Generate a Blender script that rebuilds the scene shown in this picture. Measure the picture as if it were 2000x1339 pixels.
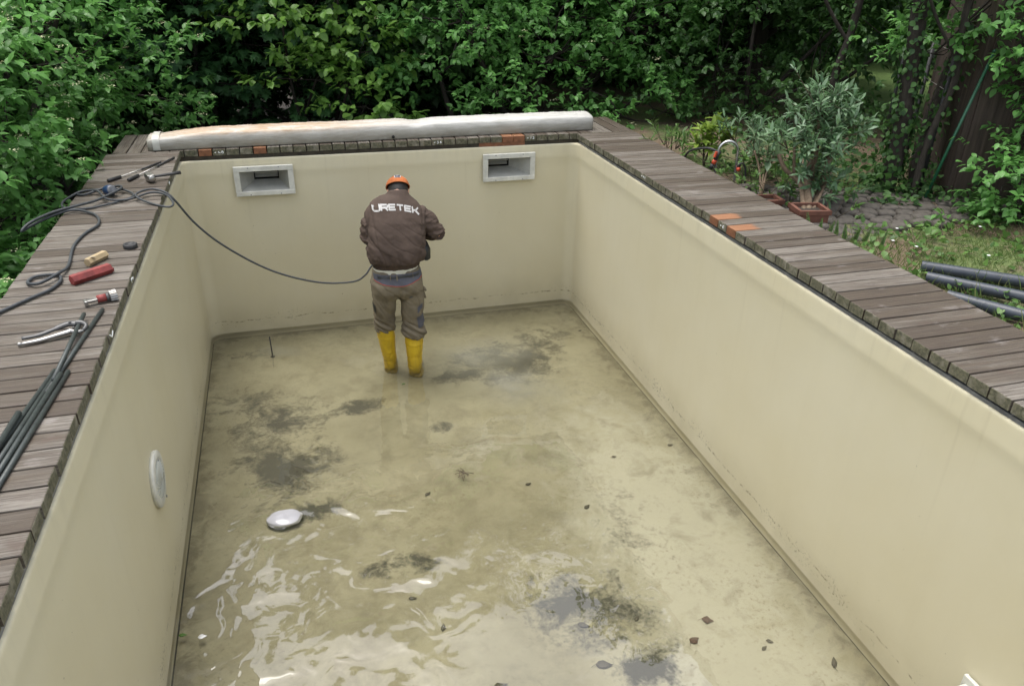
import bpy, bmesh, math, random
import numpy as np
from mathutils import Vector, Matrix, noise as mnoise
from mathutils.bvhtree import BVHTree

random.seed(7); rng = np.random.default_rng(11)
for o in list(bpy.data.objects): bpy.data.objects.remove(o, do_unlink=True)
SC = bpy.context.scene
COL = SC.collection
R = math.radians

# ------------------------------------------------------------------ camera
cam_data = bpy.data.cameras.new('camera')
cam = bpy.data.objects.new('camera', cam_data); COL.objects.link(cam)
cam_data.sensor_width = 36.0
cam_data.lens = 36.0 * 1496.3 / 2000.0
cam_data.clip_start = 0.05; cam_data.clip_end = 1500
_rt = Vector((0.96081, -0.27658, 0.01882)); _up = Vector((0.11115, 0.44656, 0.88783)); _fw = Vector((0.25396, 0.85094, -0.45980))
_m = Matrix((( _rt.x, _up.x, -_fw.x, 0.8559), (_rt.y, _up.y, -_fw.y, -6.8846), (_rt.z, _up.z, -_fw.z, 1.5630), (0, 0, 0, 1)))
cam.matrix_world = _m
SC.camera = cam

# ------------------------------------------------------------------ sky and sun (bright overcast)
SUN_EL, SUN_AZ = R(77), R(318)
world = bpy.data.worlds.new('World'); SC.world = world; world.use_nodes = True
wn = world.node_tree; wn.nodes.clear()
sky = wn.nodes.new('ShaderNodeTexSky'); sky.sky_type = 'NISHITA'; sky.sun_disc = False
sky.sun_elevation = SUN_EL; sky.sun_rotation = SUN_AZ
sky.air_density = 1.0; sky.dust_density = 4.5; sky.ozone_density = 1.0
hsv = wn.nodes.new('ShaderNodeHueSaturation'); hsv.inputs['Saturation'].default_value = 0.40
bg = wn.nodes.new('ShaderNodeBackground'); bg.inputs['Strength'].default_value = 0.15
wo = wn.nodes.new('ShaderNodeOutputWorld')
wn.links.new(sky.outputs[0], hsv.inputs['Color']); wn.links.new(hsv.outputs[0], bg.inputs['Color']); wn.links.new(bg.outputs[0], wo.inputs['Surface'])
sd = bpy.data.lights.new('sun', 'SUN'); sd.energy = 0.5; sd.angle = R(35); sd.color = (1.0, 0.97, 0.92)
sun = bpy.data.objects.new('sun', sd); COL.objects.link(sun)
# Nishita: rotation 0 puts the sun at +Y and it turns towards +X
_sd = Vector((math.sin(SUN_AZ) * math.cos(SUN_EL), math.cos(SUN_AZ) * math.cos(SUN_EL), math.sin(SUN_EL)))
sun.rotation_euler = _sd.to_track_quat('Z', 'Y').to_euler()
SC.view_settings.view_transform = 'Standard'; SC.view_settings.look = 'None'
SC.view_settings.gamma = 1.0; SC.view_settings.use_curve_mapping = False
SC.view_settings.exposure = 1.32
SC.render.engine = 'CYCLES'
SC.cycles.max_bounces = 8; SC.cycles.diffuse_bounces = 4; SC.cycles.glossy_bounces = 4
SC.cycles.transparent_max_bounces = 12; SC.cycles.caustics_reflective = False; SC.cycles.caustics_refractive = False
SC.cycles.use_denoising = True

# ------------------------------------------------------------------ helpers
class MB:
    """collects shapes and builds ONE mesh object"""
    def __init__(s): s.v = []; s.f = []; s.m = []; s.sm = []; s.n = 0
    def add(s, v, f, mat=0, smooth=False):
        v = np.asarray(v, float)
        s.v.append(v); s.f += [tuple(i + s.n for i in q) for q in f]; s.m += [mat] * len(f); s.sm += [smooth] * len(f); s.n += len(v)
        return s
    def box(s, c, d, rot=None, mat=0, bev=0.0):
        hx, hy, hz = d[0] / 2, d[1] / 2, d[2] / 2
        if bev <= 0:
            v = np.array([(x, y, z) for x in (-hx, hx) for y in (-hy, hy) for z in (-hz, hz)])
            f = [(0, 1, 3, 2), (4, 6, 7, 5), (0, 4, 5, 1), (2, 3, 7, 6), (0, 2, 6, 4), (1, 5, 7, 3)]
        else:
            bm = bmesh.new(); bmesh.ops.create_cube(bm, size=1.0)
            bmesh.ops.scale(bm, vec=d, verts=bm.verts)
            bmesh.ops.bevel(bm, geom=list(bm.edges), offset=bev, segments=2, affect='EDGES', profile=0.5)
            bm.verts.index_update()
            v = np.array([q.co[:] for q in bm.verts]); f = [tuple(q.index for q in p.verts) for p in bm.faces]; bm.free()
        if rot is not None: v = v @ np.array(rot).T
        return s.add(v + np.array(c), f, mat, False)
    def tube(s, pts, r, sides=8, mat=0, cap=True, smooth=True, flat=1.0):
        P = np.asarray(pts, float); n = len(P); rr = np.broadcast_to(np.asarray(r, float), (n,))
        T = np.gradient(P, axis=0); T /= np.linalg.norm(T, axis=1)[:, None] + 1e-12
        a = np.array([0, 0, 1.0]) if abs(T[0][2]) < .9 else np.array([1.0, 0, 0])
        u = np.cross(a, T[0]); u /= np.linalg.norm(u)
        V = []
        ang = np.linspace(0, 2 * np.pi, sides, endpoint=False)
        for i in range(n):
            u = u - T[i] * (u @ T[i]); u /= np.linalg.norm(u) + 1e-12
            w = np.cross(T[i], u)
            V.append(P[i] + rr[i] * (np.cos(ang)[:, None] * u + flat * np.sin(ang)[:, None] * w))
        V = np.concatenate(V); F = []
        for i in range(n - 1):
            for j in range(sides):
                k = (j + 1) % sides
                F.append((i * sides + j, i * sides + k, (i + 1) * sides + k, (i + 1) * sides + j))
        if cap: F.append(tuple(range(sides))[::-1]); F.append(tuple((n - 1) * sides + j for j in range(sides)))
        return s.add(V, F, mat, smooth)
    def loft(s, rings, segs=28, mat=0, cap=True, smooth=True):
        """rings: (cx,cy,cz,a,b[,exponent[,tiltx,tilty]]) superellipses stacked along the list"""
        V = []; ang = np.linspace(0, 2 * np.pi, segs, endpoint=False)
        for r in rings:
            cx, cy, cz, a, b = r[:5]; e = r[5] if len(r) > 5 else 2.0
            tx = r[6] if len(r) > 6 else 0.0; ty = r[7] if len(r) > 7 else 0.0
            c, q = np.cos(ang), np.sin(ang)
            X = a * np.sign(c) * np.abs(c) ** (2 / e); Y = b * np.sign(q) * np.abs(q) ** (2 / e)
            V.append(np.stack([cx + X, cy + Y, cz + tx * X + ty * Y], 1))
        n = len(rings); V = np.concatenate(V); F = []
        for i in range(n - 1):
            for j in range(segs):
                k = (j + 1) % segs
                F.append((i * segs + j, i * segs + k, (i + 1) * segs + k, (i + 1) * segs + j))
        if cap: F.append(tuple(range(segs))[::-1]); F.append(tuple((n - 1) * segs + j for j in range(segs)))
        return s.add(V, F, mat, smooth)
    def lathe(s, prof, c=(0, 0, 0), rot=None, segs=24, mat=0, smooth=True):
        """prof: (radius, height) pairs about local z"""
        ang = np.linspace(0, 2 * np.pi, segs, endpoint=False); V = []
        for r, h in prof: V.append(np.stack([r * np.cos(ang), r * np.sin(ang), np.full(segs, h)], 1))
        V = np.concatenate(V); F = []
        for i in range(len(prof) - 1):
            for j in range(segs):
                k = (j + 1) % segs
                F.append((i * segs + j, i * segs + k, (i + 1) * segs + k, (i + 1) * segs + j))
        F.append(tuple(range(segs))[::-1]); F.append(tuple((len(prof) - 1) * segs + j for j in range(segs)))
        if rot is not None: V = V @ np.array(rot).T
        return s.add(V + np.array(c), F, mat, smooth)
    def mesh(s, name, mats):
        me = bpy.data.meshes.new(name)
        me.from_pydata(np.concatenate(s.v).tolist(), [], s.f)
        for m in (mats if isinstance(mats, (list, tuple)) else [mats]): me.materials.append(m)
        me.polygons.foreach_set('material_index', s.m); me.polygons.foreach_set('use_smooth', s.sm); me.update()
        return me
    def build(s, name, mats, parent=None, **kw):
        return link(name, s.mesh(name, mats), parent, **kw)

def link(name, data, parent=None, loc=None, rot=None, **tags):
    o = bpy.data.objects.new(name, data); COL.objects.link(o)
    if parent is not None: o.parent = parent
    if loc is not None: o.location = loc
    if rot is not None: o.rotation_euler = rot
    return tag(o, **tags)
def tag(o, label=None, cat=None, group=None, kind=None):
    if label: o['label'] = label
    if cat: o['category'] = cat
    if group: o['group'] = group
    if kind: o['kind'] = kind
    return o
def thing(name, label, cat, loc=(0, 0, 0), group=None, rot=None):
    o = link(name, None, None, loc, rot, label=label, cat=cat, group=group); o.empty_display_size = 0.05
    return o
def child(o, parent):
    """parent an object built in world coordinates under an empty that is already in place"""
    o.parent = parent
    M = Matrix.LocRotScale(parent.location, parent.rotation_euler, Vector((1, 1, 1)))
    o.matrix_parent_inverse = M.inverted(); return o
def rotm(x=0, y=0, z=0):
    from mathutils import Euler
    return np.array(Euler((x, y, z), 'XYZ').to_matrix())
def aim(d):
    """rotation matrix that takes local z onto d"""
    return np.array(Vector(d).to_track_quat('Z', 'Y').to_matrix())
def spline(pts, per=8):
    P = np.asarray(pts, float); n = len(P); out = []
    for i in range(n - 1):
        p0, p1, p2, p3 = P[max(i - 1, 0)], P[i], P[i + 1], P[min(i + 2, n - 1)]
        for t in np.linspace(0, 1, per, endpoint=False):
            out.append(.5 * ((2 * p1) + (-p0 + p2) * t + (2 * p0 - 5 * p1 + 4 * p2 - p3) * t * t + (-p0 + 3 * p1 - 3 * p2 + p3) * t ** 3))
    out.append(P[-1]); return np.array(out)
def sstep(a, b, x):
    t = np.clip((x - a) / (b - a), 0, 1); return t * t * (3 - 2 * t)

# ------------------------------------------------------------------ node helpers
class NT:
    def __init__(s, name):
        s.m = bpy.data.materials.new(name); s.m.use_nodes = True; s.t = s.m.node_tree
        s.p = s.t.nodes['Principled BSDF']; s.out = s.t.nodes['Material Output']
    def n(s, typ, **kw):
        q = s.t.nodes.new('ShaderNode' + typ)
        for k, v in kw.items(): setattr(q, k, v)
        return q
    def l(s, a, b): s.t.links.new(a, b); return s
    def co(s, kind='Object'): return s.n('TexCoord').outputs[kind]
    def mapv(s, vec, scale=(1, 1, 1), loc=(0, 0, 0)):
        q = s.n('Mapping'); q.inputs['Scale'].default_value = scale; q.inputs['Location'].default_value = loc
        s.l(vec, q.inputs['Vector']); return q.outputs[0]
    def noise(s, vec, scale, detail=4, rough=.55, dist=0.0):
        q = s.n('TexNoise'); q.inputs['Scale'].default_value = scale; q.inputs['Detail'].default_value = detail
        q.inputs['Roughness'].default_value = rough; q.inputs['Distortion'].default_value = dist
        if vec is not None: s.l(vec, q.inputs['Vector'])
        return q.outputs['Fac']
    def ramp(s, fac, stops, interp='LINEAR'):
        q = s.n('ValToRGB'); q.color_ramp.interpolation = interp; e = q.color_ramp.elements
        while len(e) < len(stops): e.new(0.5)
        for i, (p, c) in enumerate(stops):
            e[i].position = p; e[i].color = c if len(c) == 4 else (*c, 1)
        s.l(fac, q.inputs[0]); return q.outputs[0]
    def math(s, op, a, b=None, clamp=False):
        q = s.n('Math', operation=op, use_clamp=clamp)
        for i, x in enumerate((a, b)):
            if x is None: continue
            if isinstance(x, (int, float)): q.inputs[i].default_value = x
            else: s.l(x, q.inputs[i])
        return q.outputs[0]
    def mapr(s, x, a, b, c=0.0, d=1.0, smooth=False):
        q = s.n('MapRange', interpolation_type='SMOOTHSTEP' if smooth else 'LINEAR'); q.clamp = True
        for i, v in zip(('From Min', 'From Max', 'To Min', 'To Max'), (a, b, c, d)): q.inputs[i].default_value = v
        s.l(x, q.inputs['Value']); return q.outputs[0]
    def mix(s, fac, a, b, blend='MIX'):
        q = s.n('Mix', data_type='RGBA', blend_type=blend)
        for i, x in ((0, fac), (6, a), (7, b)):
            if isinstance(x, (int, float)): q.inputs[i].default_value = x
            elif isinstance(x, tuple): q.inputs[i].default_value = (*x, 1) if len(x) == 3 else x
            else: s.l(x, q.inputs[i])
        return q.outputs[2]
    def bump(s, h, strength=.3, dist=.01):
        q = s.n('Bump'); q.inputs['Strength'].default_value = strength; q.inputs['Distance'].default_value = dist
        s.l(h, q.inputs['Height']); return q.outputs[0]
    def set(s, col=None, rough=None, normal=None, metal=None, spec=None):
        for k, x in (('Base Color', col), ('Roughness', rough), ('Normal', normal), ('Metallic', metal), ('Specular IOR Level', spec)):
            if x is None: continue
            if isinstance(x, (int, float)): s.p.inputs[k].default_value = x
            elif isinstance(x, tuple): s.p.inputs[k].default_value = (*x, 1) if len(x) == 3 else x
            else: s.l(x, s.p.inputs[k])
        return s.m
def plain(name, col, rough=.6, metal=0.0, var=.25, scale=30, bump=.0, spec=.5):
    """a paint, plastic, cloth or metal with a little grime and wear"""
    t = NT(name); c = t.co()
    f = t.noise(c, scale, 5, .6)
    dark = tuple(x * (1 - var) for x in col); lite = tuple(min(1, x * (1 + var)) for x in col)
    nrm = t.bump(f, bump, .004) if bump else None
    return t.set(t.mix(t.mapr(f, .3, .7), dark, lite), rough, nrm, metal, spec)
# ------------------------------------------------------------------ sizes (metres; z = 0 is the top of the deck boards)
W, P = 3.5135, 0.11            # pool width between deck edges, board pitch
RW, LW, BW = 0.58, 0.558, 0.70 # deck widths right, left, back
ZW, ZF = -1.713, -1.757        # water surface, pool floor
YF = -6.30                     # front wall of the pool

# ------------------------------------------------------------------ materials of the setting
def mat_wood(name, fresh=False, end=False):
    t = NT(name); c = t.co(); oi = t.n('ObjectInfo')
    off = t.n('VectorMath', operation='MULTIPLY_ADD'); t.l(oi.outputs['Random'], off.inputs[0])
    off.inputs[1].default_value = (37.0, 91.0, 53.0); t.l(c, off.inputs[2]); v = off.outputs[0]
    grain = t.noise(t.mapv(v, (3, 90, 90)), 1.6, 6, .65, .3)
    streak = t.noise(t.mapv(v, (1.2, 16, 16)), 1.3, 5, .6, .4)
    blot = t.noise(t.mapv(v, (3.5, 6, 6)), 1.5, 4, .6)
    rnd = oi.outputs['Random']
    if end:
        base = t.mix(t.mapr(t.noise(v, 55, 5, .7), .35, .65), (0.050, 0.050, 0.028), (0.150, 0.142, 0.090))
        base = t.mix(t.mapr(t.noise(v, 18, 3), .5, .75), base, (0.24, 0.22, 0.17))
        return t.set(base, .85, t.bump(t.noise(v, 160, 4), .4, .004))
    brown = t.mix(rnd, (0.062, 0.046, 0.029), (0.104, 0.082, 0.056))
    grey = t.mix(rnd, (0.108, 0.094, 0.074), (0.205, 0.185, 0.154))
    col = t.mix(t.mapr(t.math('ADD', streak, t.math('MULTIPLY', t.math('SUBTRACT', rnd, .5), .42)), .36, .66), brown, grey)
    col = t.mix(t.mapr(grain, .40, .60), t.mix(.72, col, (0.040, 0.028, 0.020)), col)
    col = t.mix(t.mapr(blot, .62, .80, 0, .55), col, (0.33, 0.305, 0.29))          # salt-bleached patches
    col = t.mix(t.mapr(t.noise(t.mapv(v, (5, 9, 9), (3, 3, 3)), 1.4, 4), .60, .72, 0, .6), col, (0.075, 0.05, 0.036))  # old damp marks
    if fresh:
        sx = t.n('SeparateXYZ'); t.l(c, sx.inputs[0])
        e = t.math('ADD', sx.outputs[0], t.math('MULTIPLY', t.noise(v, 9, 3), .10))
        col = t.mix(t.mapr(e, -.10, -.045, 1, 0, True), col, t.mix(t.mapr(grain, .3, .7), (0.200, 0.085, 0.038), (0.285, 0.135, 0.062)))
    rg = t.mapr(grain, .3, .7, .75, .55)
    return t.set(col, rg, t.bump(t.math('ADD', grain, t.math('MULTIPLY', streak, .5)), .55, .006))
M_WOOD = mat_wood('weathered_wood'); M_WOODFRESH = mat_wood('partly_fresh_wood', fresh=True); M_WOODEND = mat_wood('mossy_end_grain', end=True)
M_ORANGE = plain('fresh_orange_wood', (0.185, 0.075, 0.034), .7, var=.3, scale=25, bump=.3)
M_DARKWOOD = plain('dark_wood', (0.032, 0.026, 0.016), .8, var=.5, scale=14, bump=.3)  # dark brown wood for the joists and fascia below the boards
M_CHALK = plain('white_chalk', (0.66, 0.68, 0.66), .9, var=.15)
M_RAIL = plain('grey_edge_rail', (0.17, 0.175, 0.18), .45, .3, .35, 20)

def mat_wall():
    t = NT('cream_pool_lining'); c = t.co(); s = t.n('SeparateXYZ'); t.l(c, s.inputs[0]); z = s.outputs[2]
    base = t.mix(t.mapr(t.noise(c, 1.3, 4), .3, .7), (0.592, 0.542, 0.374), (0.620, 0.576, 0.418))
    base = t.mix(t.mapr(t.noise(t.mapv(c, (9, 9, .7)), 1.0, 4), .50, .80, 0, .08), base, (0.47, 0.42, 0.28))     # faint run-down film
    low = t.mapr(z, -1.72, -1.30, 1, 0, True)
    base = t.mix(t.math('MULTIPLY', low, t.mapr(t.noise(c, 3, 5), .35, .7, .10, .45)), base, (0.36, 0.315, 0.185))      # old waterline film
    band = t.math('MULTIPLY', t.mapr(z, -1.69, -1.60, 0, 1, True), t.mapr(z, -1.60, -1.49, 1, 0, True))
    patch = t.mapr(t.noise(t.mapv(c, (2.2, 2.2, 4)), 1.0, 3), .46, .62)
    spk = t.mapr(t.noise(c, 75, 3, .6), .60, .64)
    base = t.mix(t.math('MULTIPLY', t.math('MULTIPLY', spk, band), patch), base, (0.055, 0.040, 0.022))               # specks of dirt along the old waterline
    spk2 = t.mapr(t.noise(t.mapv(c, (1, 1, 1), (5, 2, 9)), 40, 2, .5), .775, .79)
    base = t.mix(t.math('MULTIPLY', spk2, .6), base, (0.10, 0.08, 0.05))
    zl = t.math('ADD', z, t.math('MULTIPLY', t.math('SUBTRACT', t.noise(c, 2.5, 3), .5), .10))
    line = t.math('MULTIPLY', t.mapr(zl, -1.612, -1.600, 0, 1), t.mapr(zl, -1.600, -1.592, 1, 0))
    base = t.mix(t.math('MULTIPLY', line, t.mapr(t.noise(c, 26, 5, .7), .50, .62, 0, .8)), base, (0.10, 0.08, 0.045))      # broken tide line
    drip = t.math('MULTIPLY', t.mapr(t.noise(t.mapv(c, (22, 22, .35), (2, 2, 2)), 1.0, 3, .6), .60, .74, 0, .16), t.mapr(z, -.9, -.12, .15, 1))
    base = t.mix(drip, base, (0.34, 0.29, 0.19))                                     # thin drip stains from the edge
    up = t.mapr(z, -.25, -.10, 0, 1, True)
    base = t.mix(t.math('MULTIPLY', up, t.mapr(t.noise(t.mapv(c, (14, 14, 2)), 1.0, 4), .5, .8, 0, .25)), base, (0.36, 0.33, 0.25))
    return t.set(base, .42, t.bump(t.noise(c, 4, 3), .12, .02), spec=.4)
M_WALL = mat_wall()

def mat_floor():
    t = NT('stained_pool_floor'); c = t.co()
    warp = t.n('VectorMath', operation='MULTIPLY_ADD')
    nz = t.n('TexNoise'); nz.inputs['Scale'].default_value = 2.2; nz.inputs['Detail'].default_value = 5; t.l(c, nz.inputs['Vector'])
    t.l(nz.outputs['Color'], warp.inputs[0]); warp.inputs[1].default_value = (.36, .36, 0); t.l(c, warp.inputs[2])
    wv = t.mapv(warp.outputs[0], (1, 1, 0), (-.18, -.18, 0))
    def blobs(lst):
        acc = None
        for (x, y, rx, ry, st) in lst:
            q = t.mapv(wv, (1 / rx, 1 / ry, 0), (-x / rx, -y / ry, 0))
            ln = t.n('VectorMath', operation='LENGTH'); t.l(q, ln.inputs[0])
            f = t.mapr(ln.outputs['Value'], 0.0, 1.0, st, 0.0)
            acc = f if acc is None else t.math('MAXIMUM', acc, f)
        return acc
    n1 = t.noise(c, 6.5, 9, .66, .5); n2 = t.noise(c, 38, 8, .7); n3 = t.noise(c, 2.1, 5, .6); n4 = t.noise(c, 85, 3, .6)
    base = t.mix(t.mapr(n3, .33, .66), (0.225, 0.206, 0.130), (0.312, 0.290, 0.198))
    base = t.mix(t.mapr(n1, .47, .70, 0, .62), base, (0.155, 0.132, 0.078))                   # ochre film
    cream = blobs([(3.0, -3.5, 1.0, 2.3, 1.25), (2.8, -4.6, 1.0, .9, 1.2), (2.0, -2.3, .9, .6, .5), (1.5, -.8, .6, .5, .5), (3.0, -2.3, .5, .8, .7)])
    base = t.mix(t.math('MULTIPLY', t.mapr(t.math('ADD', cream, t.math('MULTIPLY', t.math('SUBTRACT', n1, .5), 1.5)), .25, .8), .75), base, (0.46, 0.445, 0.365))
    n5 = t.noise(t.mapv(c, (1, 1, 1), (3, 7, 0)), 4.2, 6, .66, .4)
    base = t.mix(t.mapr(n5, .52, .68, 0, .45), base, (0.118, 0.102, 0.060))
    sp = t.mapr(n2, .54, .66, 0, .60); spm = t.mapr(t.noise(c, 1.9, 6, .65), .42, .58)
    base = t.mix(t.math('MULTIPLY', sp, spm), base, (0.135, 0.110, 0.060))                     # fine speckle
    dk = blobs([(2.62, -1.12, .62, .44, 1.05), (2.08, -1.20, .36, .14, 1.0), (2.45, -.92, .50, .32, .85), (.60, -2.22, .48, .50, 1.2), (.74, -2.72, .24, .13, 1.1),
                (.54, -1.62, .50, .55, .80), (1.18, -1.52, .34, .14, 1.0), (.36, -1.30, .36, .40, .68), (1.24, -3.38, .30, .16, .78), (2.20, -3.95, .50, .34, .90), (2.38, -4.46, .30, .24, .95),
                (1.76, -1.97, .14, .09, .85), (2.75, -3.4, .30, .7, .30), (.32, -.42, .36, .12, .62), (2.95, -.75, .4, .4, .55)])
    det = t.math('ADD', t.math('MULTIPLY', t.math('SUBTRACT', n1, .5), 2.6), t.math('MULTIPLY', t.math('SUBTRACT', n2, .5), 1.1))
    dkm = t.math('POWER', t.mapr(t.math('ADD', dk, det), .20, .80), .95)
    base = t.mix(t.math('MULTIPLY', t.math('MULTIPLY', dkm, t.mapr(dk, .02, .2)), .97), base, (0.026, 0.024, 0.014))
    mud = blobs([(2.35, -.95, .62, .42, .9), (2.55, -1.45, .40, .45, .7), (.56, -.40, .34, .16, .7)])
    base = t.mix(t.math('MULTIPLY', t.mapr(t.math('ADD', mud, t.math('MULTIPLY', t.math('SUBTRACT', n1, .5), .6)), .2, .8), .55), base, (0.20, 0.20, 0.17))
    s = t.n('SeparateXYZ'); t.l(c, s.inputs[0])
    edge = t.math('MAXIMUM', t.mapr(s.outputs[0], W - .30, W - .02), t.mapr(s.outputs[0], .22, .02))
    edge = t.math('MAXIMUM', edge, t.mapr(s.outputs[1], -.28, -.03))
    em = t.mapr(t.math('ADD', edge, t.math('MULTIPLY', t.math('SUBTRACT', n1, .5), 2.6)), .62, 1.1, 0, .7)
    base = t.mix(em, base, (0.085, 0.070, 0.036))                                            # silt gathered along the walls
    base = t.mix(t.mapr(n4, .70, .74, 0, .55), base, (0.06, 0.05, 0.03))
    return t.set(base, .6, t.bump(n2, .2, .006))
M_FLOOR = mat_floor()

def mat_water():
    t = NT('shallow_murky_water'); c = t.co(); t.t.nodes.remove(t.p)
    s = t.n('SeparateXYZ'); t.l(c, s.inputs[0])
    # ripples: strongest in the near left part of the pool
    wob = t.n('VectorMath', operation='MULTIPLY_ADD'); nz = t.n('TexNoise'); nz.inputs['Scale'].default_value = 3.0; nz.inputs['Detail'].default_value = 2; t.l(c, nz.inputs['Vector'])
    t.l(nz.outputs['Color'], wob.inputs[0]); wob.inputs[1].default_value = (.35, .35, 0); t.l(c, wob.inputs[2])
    r1 = t.noise(wob.outputs[0], 1.35, 1, .35, 1.2); r2 = t.noise(wob.outputs[0], 4.2, 1, .45, 1.6)
    amp = t.math('MULTIPLY', t.mapr(s.outputs[1], -1.7, -3.0, .0, 1, True), t.mapr(s.outputs[0], 1.2, 2.1, 1, .10, True))
    amp = t.math('ADD', amp, .05)
    h = t.math('MULTIPLY', t.math('ADD', r1, t.math('MULTIPLY', r2, .16)), amp)
    b = t.n('Bump'); b.inputs['Strength'].default_value = 1.0; b.inputs['Distance'].default_value = .046; t.l(h, b.inputs['Height'])
    gl = t.n('BsdfGlossy'); gl.inputs['Roughness'].default_value = .0; gl.inputs['Color'].default_value = (1, 1, 1, 1); t.l(b.outputs[0], gl.inputs['Normal'])
    fr = t.n('Fresnel'); fr.inputs['IOR'].default_value = 1.74; t.l(b.outputs[0], fr.inputs['Normal'])
    tr = t.n('BsdfTransparent'); tr.inputs['Color'].default_value = (.96, .955, .88, 1)
    df = t.n('BsdfDiffuse')
    # clouds of stirred-up silt in the water
    cl = t.noise(t.mapv(c, (1, 1, 1), (4, 1, 0)), 1.9, 5, .62)
    def blob(x, y, rx, ry):
        q = t.mapv(c, (1 / rx, 1 / ry, 0), (-x / rx, -y / ry, 0)); ln = t.n('VectorMath', operation='LENGTH'); t.l(q, ln.inputs[0])
        return t.mapr(ln.outputs['Value'], 0, 1, 1, 0, True)
    pl = t.math('MAXIMUM', t.math('MAXIMUM', blob(2.35, -.95, .75, .55), blob(2.5, -1.55, .5, .7)), blob(.55, -.42, .36, .2))
    cloud = t.math('MULTIPLY', pl, t.mapr(cl, .34, .62, .15, .80))
    mur = t.math('ADD', t.mapr(cl, .35, .7, .03, .12), t.math('MULTIPLY', cloud, .30))
    t.l(t.mix(cloud, (0.300, 0.290, 0.200), (0.30, 0.31, 0.29)), df.inputs['Color'])
    m1 = t.n('MixShader'); t.l(mur, m1.inputs[0]); t.l(tr.outputs[0], m1.inputs[1]); t.l(df.outputs[0], m1.inputs[2])
    m2 = t.n('MixShader'); t.l(fr.outputs[0], m2.inputs[0]); t.l(m1.outputs[0], m2.inputs[1]); t.l(gl.outputs[0], m2.inputs[2])
    t.l(m2.outputs[0], t.out.inputs['Surface']); return t.m
M_WATER = mat_water()

def mat_ground():
    t = NT('lawn_and_forest_soil'); c = t.co(); s = t.n('SeparateXYZ'); t.l(c, s.inputs[0])
    n = t.noise(c, 1.6, 6, .65); f = t.noise(c, 22, 6, .7); g = t.noise(c, 90, 4, .7)
    grass = t.mix(t.mapr(f, .35, .65), (0.055, 0.085, 0.022), (0.125, 0.165, 0.048))
    soil = t.mix(t.mapr(g, .35, .65), (0.075, 0.052, 0.032), (0.20, 0.145, 0.092))
    lawn = t.mix(t.mapr(n, .43, .56), grass, soil)
    litter = t.mix(t.mapr(g, .4, .6), (0.018, 0.015, 0.010), (0.055, 0.042, 0.026))
    far = t.mapr(s.outputs[0], 6.5, 9.0, 0, 1, True)
    lawn = t.mix(far, lawn, t.mix(t.mapr(f, .3, .7), (0.07, 0.125, 0.028), (0.12, 0.19, 0.045)))
    return t.set(t.mix(t.mapr(s.outputs[0], 3.9, 4.4, 0, 1), litter, lawn), .9, t.bump(g, .6, .02))
M_GROUND = mat_ground()
M_COBBLE = (lambda t: t.set((lambda c, oi: t.mix(t.mapr(t.noise(c, 30, 5), .3, .7), t.mix(oi.outputs['Random'], (0.038, 0.034, 0.028), (0.068, 0.060, 0.050)), (0.105, 0.092, 0.076)))(t.co(), t.n('ObjectInfo')), .85, t.bump(t.noise(t.co(), 60, 5), .5, .006)))(NT('grey_cobble'))
M_SKIM = plain('white_plastic', (0.56, 0.56, 0.50), .4, var=.16, scale=14)
M_SKIMIN = plain('grey_plastic', (0.38, 0.38, 0.34), .5, var=.15, scale=10)
M_BLACK = plain('black_void', (0.012, 0.012, 0.010), .8)

# ------------------------------------------------------------------ ground
def ground_height(x, y):
    side = sstep(2.6, 4.3, x)
    h = -1.5 + side * 1.35
    front = sstep(-5.4, -6.0, y) * sstep(-1.6, -.6, x)
    h = h * (1 - front) + -.15 * front
    h = h + .10 * np.sin(x * .7 + 1) * np.sin(y * .6) * (1 - side)
    bump = .012 * (np.sin(x * 5.1 + y * 3.3) + np.sin(x * 2.3 - y * 6.1)) * side
    h = h + bump * (x > 4.3)
    pit = (x > -.22) & (x < W + .22) & (y > YF - .2) & (y < .22)
    return np.where(pit, -2.4, h)
gx = np.concatenate([[-600, -150, -50, -20, -12, -8], np.arange(-6, 14.01, .1), [16, 20, 30, 60, 160, 600]])
gy = np.concatenate([[-600, -150, -50, -20], np.arange(-9, 14.01, .1), [16, 20, 30, 60, 160, 600]])
X, Y = np.meshgrid(gx, gy, indexing='ij'); Z = ground_height(X, Y)
ny = len(gy); idx = np.arange(len(gx) * ny).reshape(len(gx), ny)
gf = np.stack([idx[:-1, :-1], idx[1:, :-1], idx[1:, 1:], idx[:-1, 1:]], -1).reshape(-1, 4)
me = bpy.data.meshes.new('ground'); me.from_pydata(np.stack([X, Y, Z], -1).reshape(-1, 3).tolist(), [], gf.tolist())
me.materials.append(M_GROUND); me.polygons.foreach_set('use_smooth', [True] * len(me.polygons))
link('ground', me, kind='structure')

# ------------------------------------------------------------------ the pool basin
pool = thing('swimming_pool', 'drained cream swimming pool with stained floor and a puddle of murky water', 'swimming pool', (W / 2, -2.8, ZF))
x0, x1, y0, y1 = -.013, W + .013, YF, .013
SK = [(.393, .886), (2.587, 3.090)]                      # skimmer frames on the back wall
SKO = [(a + .046, b - .046) for a, b in SK]; SKZ = (-.195, -.366)
per = []                                                  # (x, y, inward normal)
def arc(cx, cy, r, a0, a1, n=8):
    for a in np.linspace(a0, a1, n): per.append((cx + r * math.cos(a), cy + r * math.sin(a), -math.cos(a), -math.sin(a)))
rb, rf = .11, .30
arc(x0 + rb, y1 - rb, rb, math.pi, math.pi / 2)
for xx in (SKO[0][0], SKO[0][1], 1.2, 1.75, 2.3, SKO[1][0], SKO[1][1]): per.append((xx, y1, 0, -1))
arc(x1 - rb, y1 - rb, rb, math.pi / 2, 0)
for yy in np.linspace(y1 - .5, y0 + .6, 12): per.append((x1, yy, -1, 0))
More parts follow.
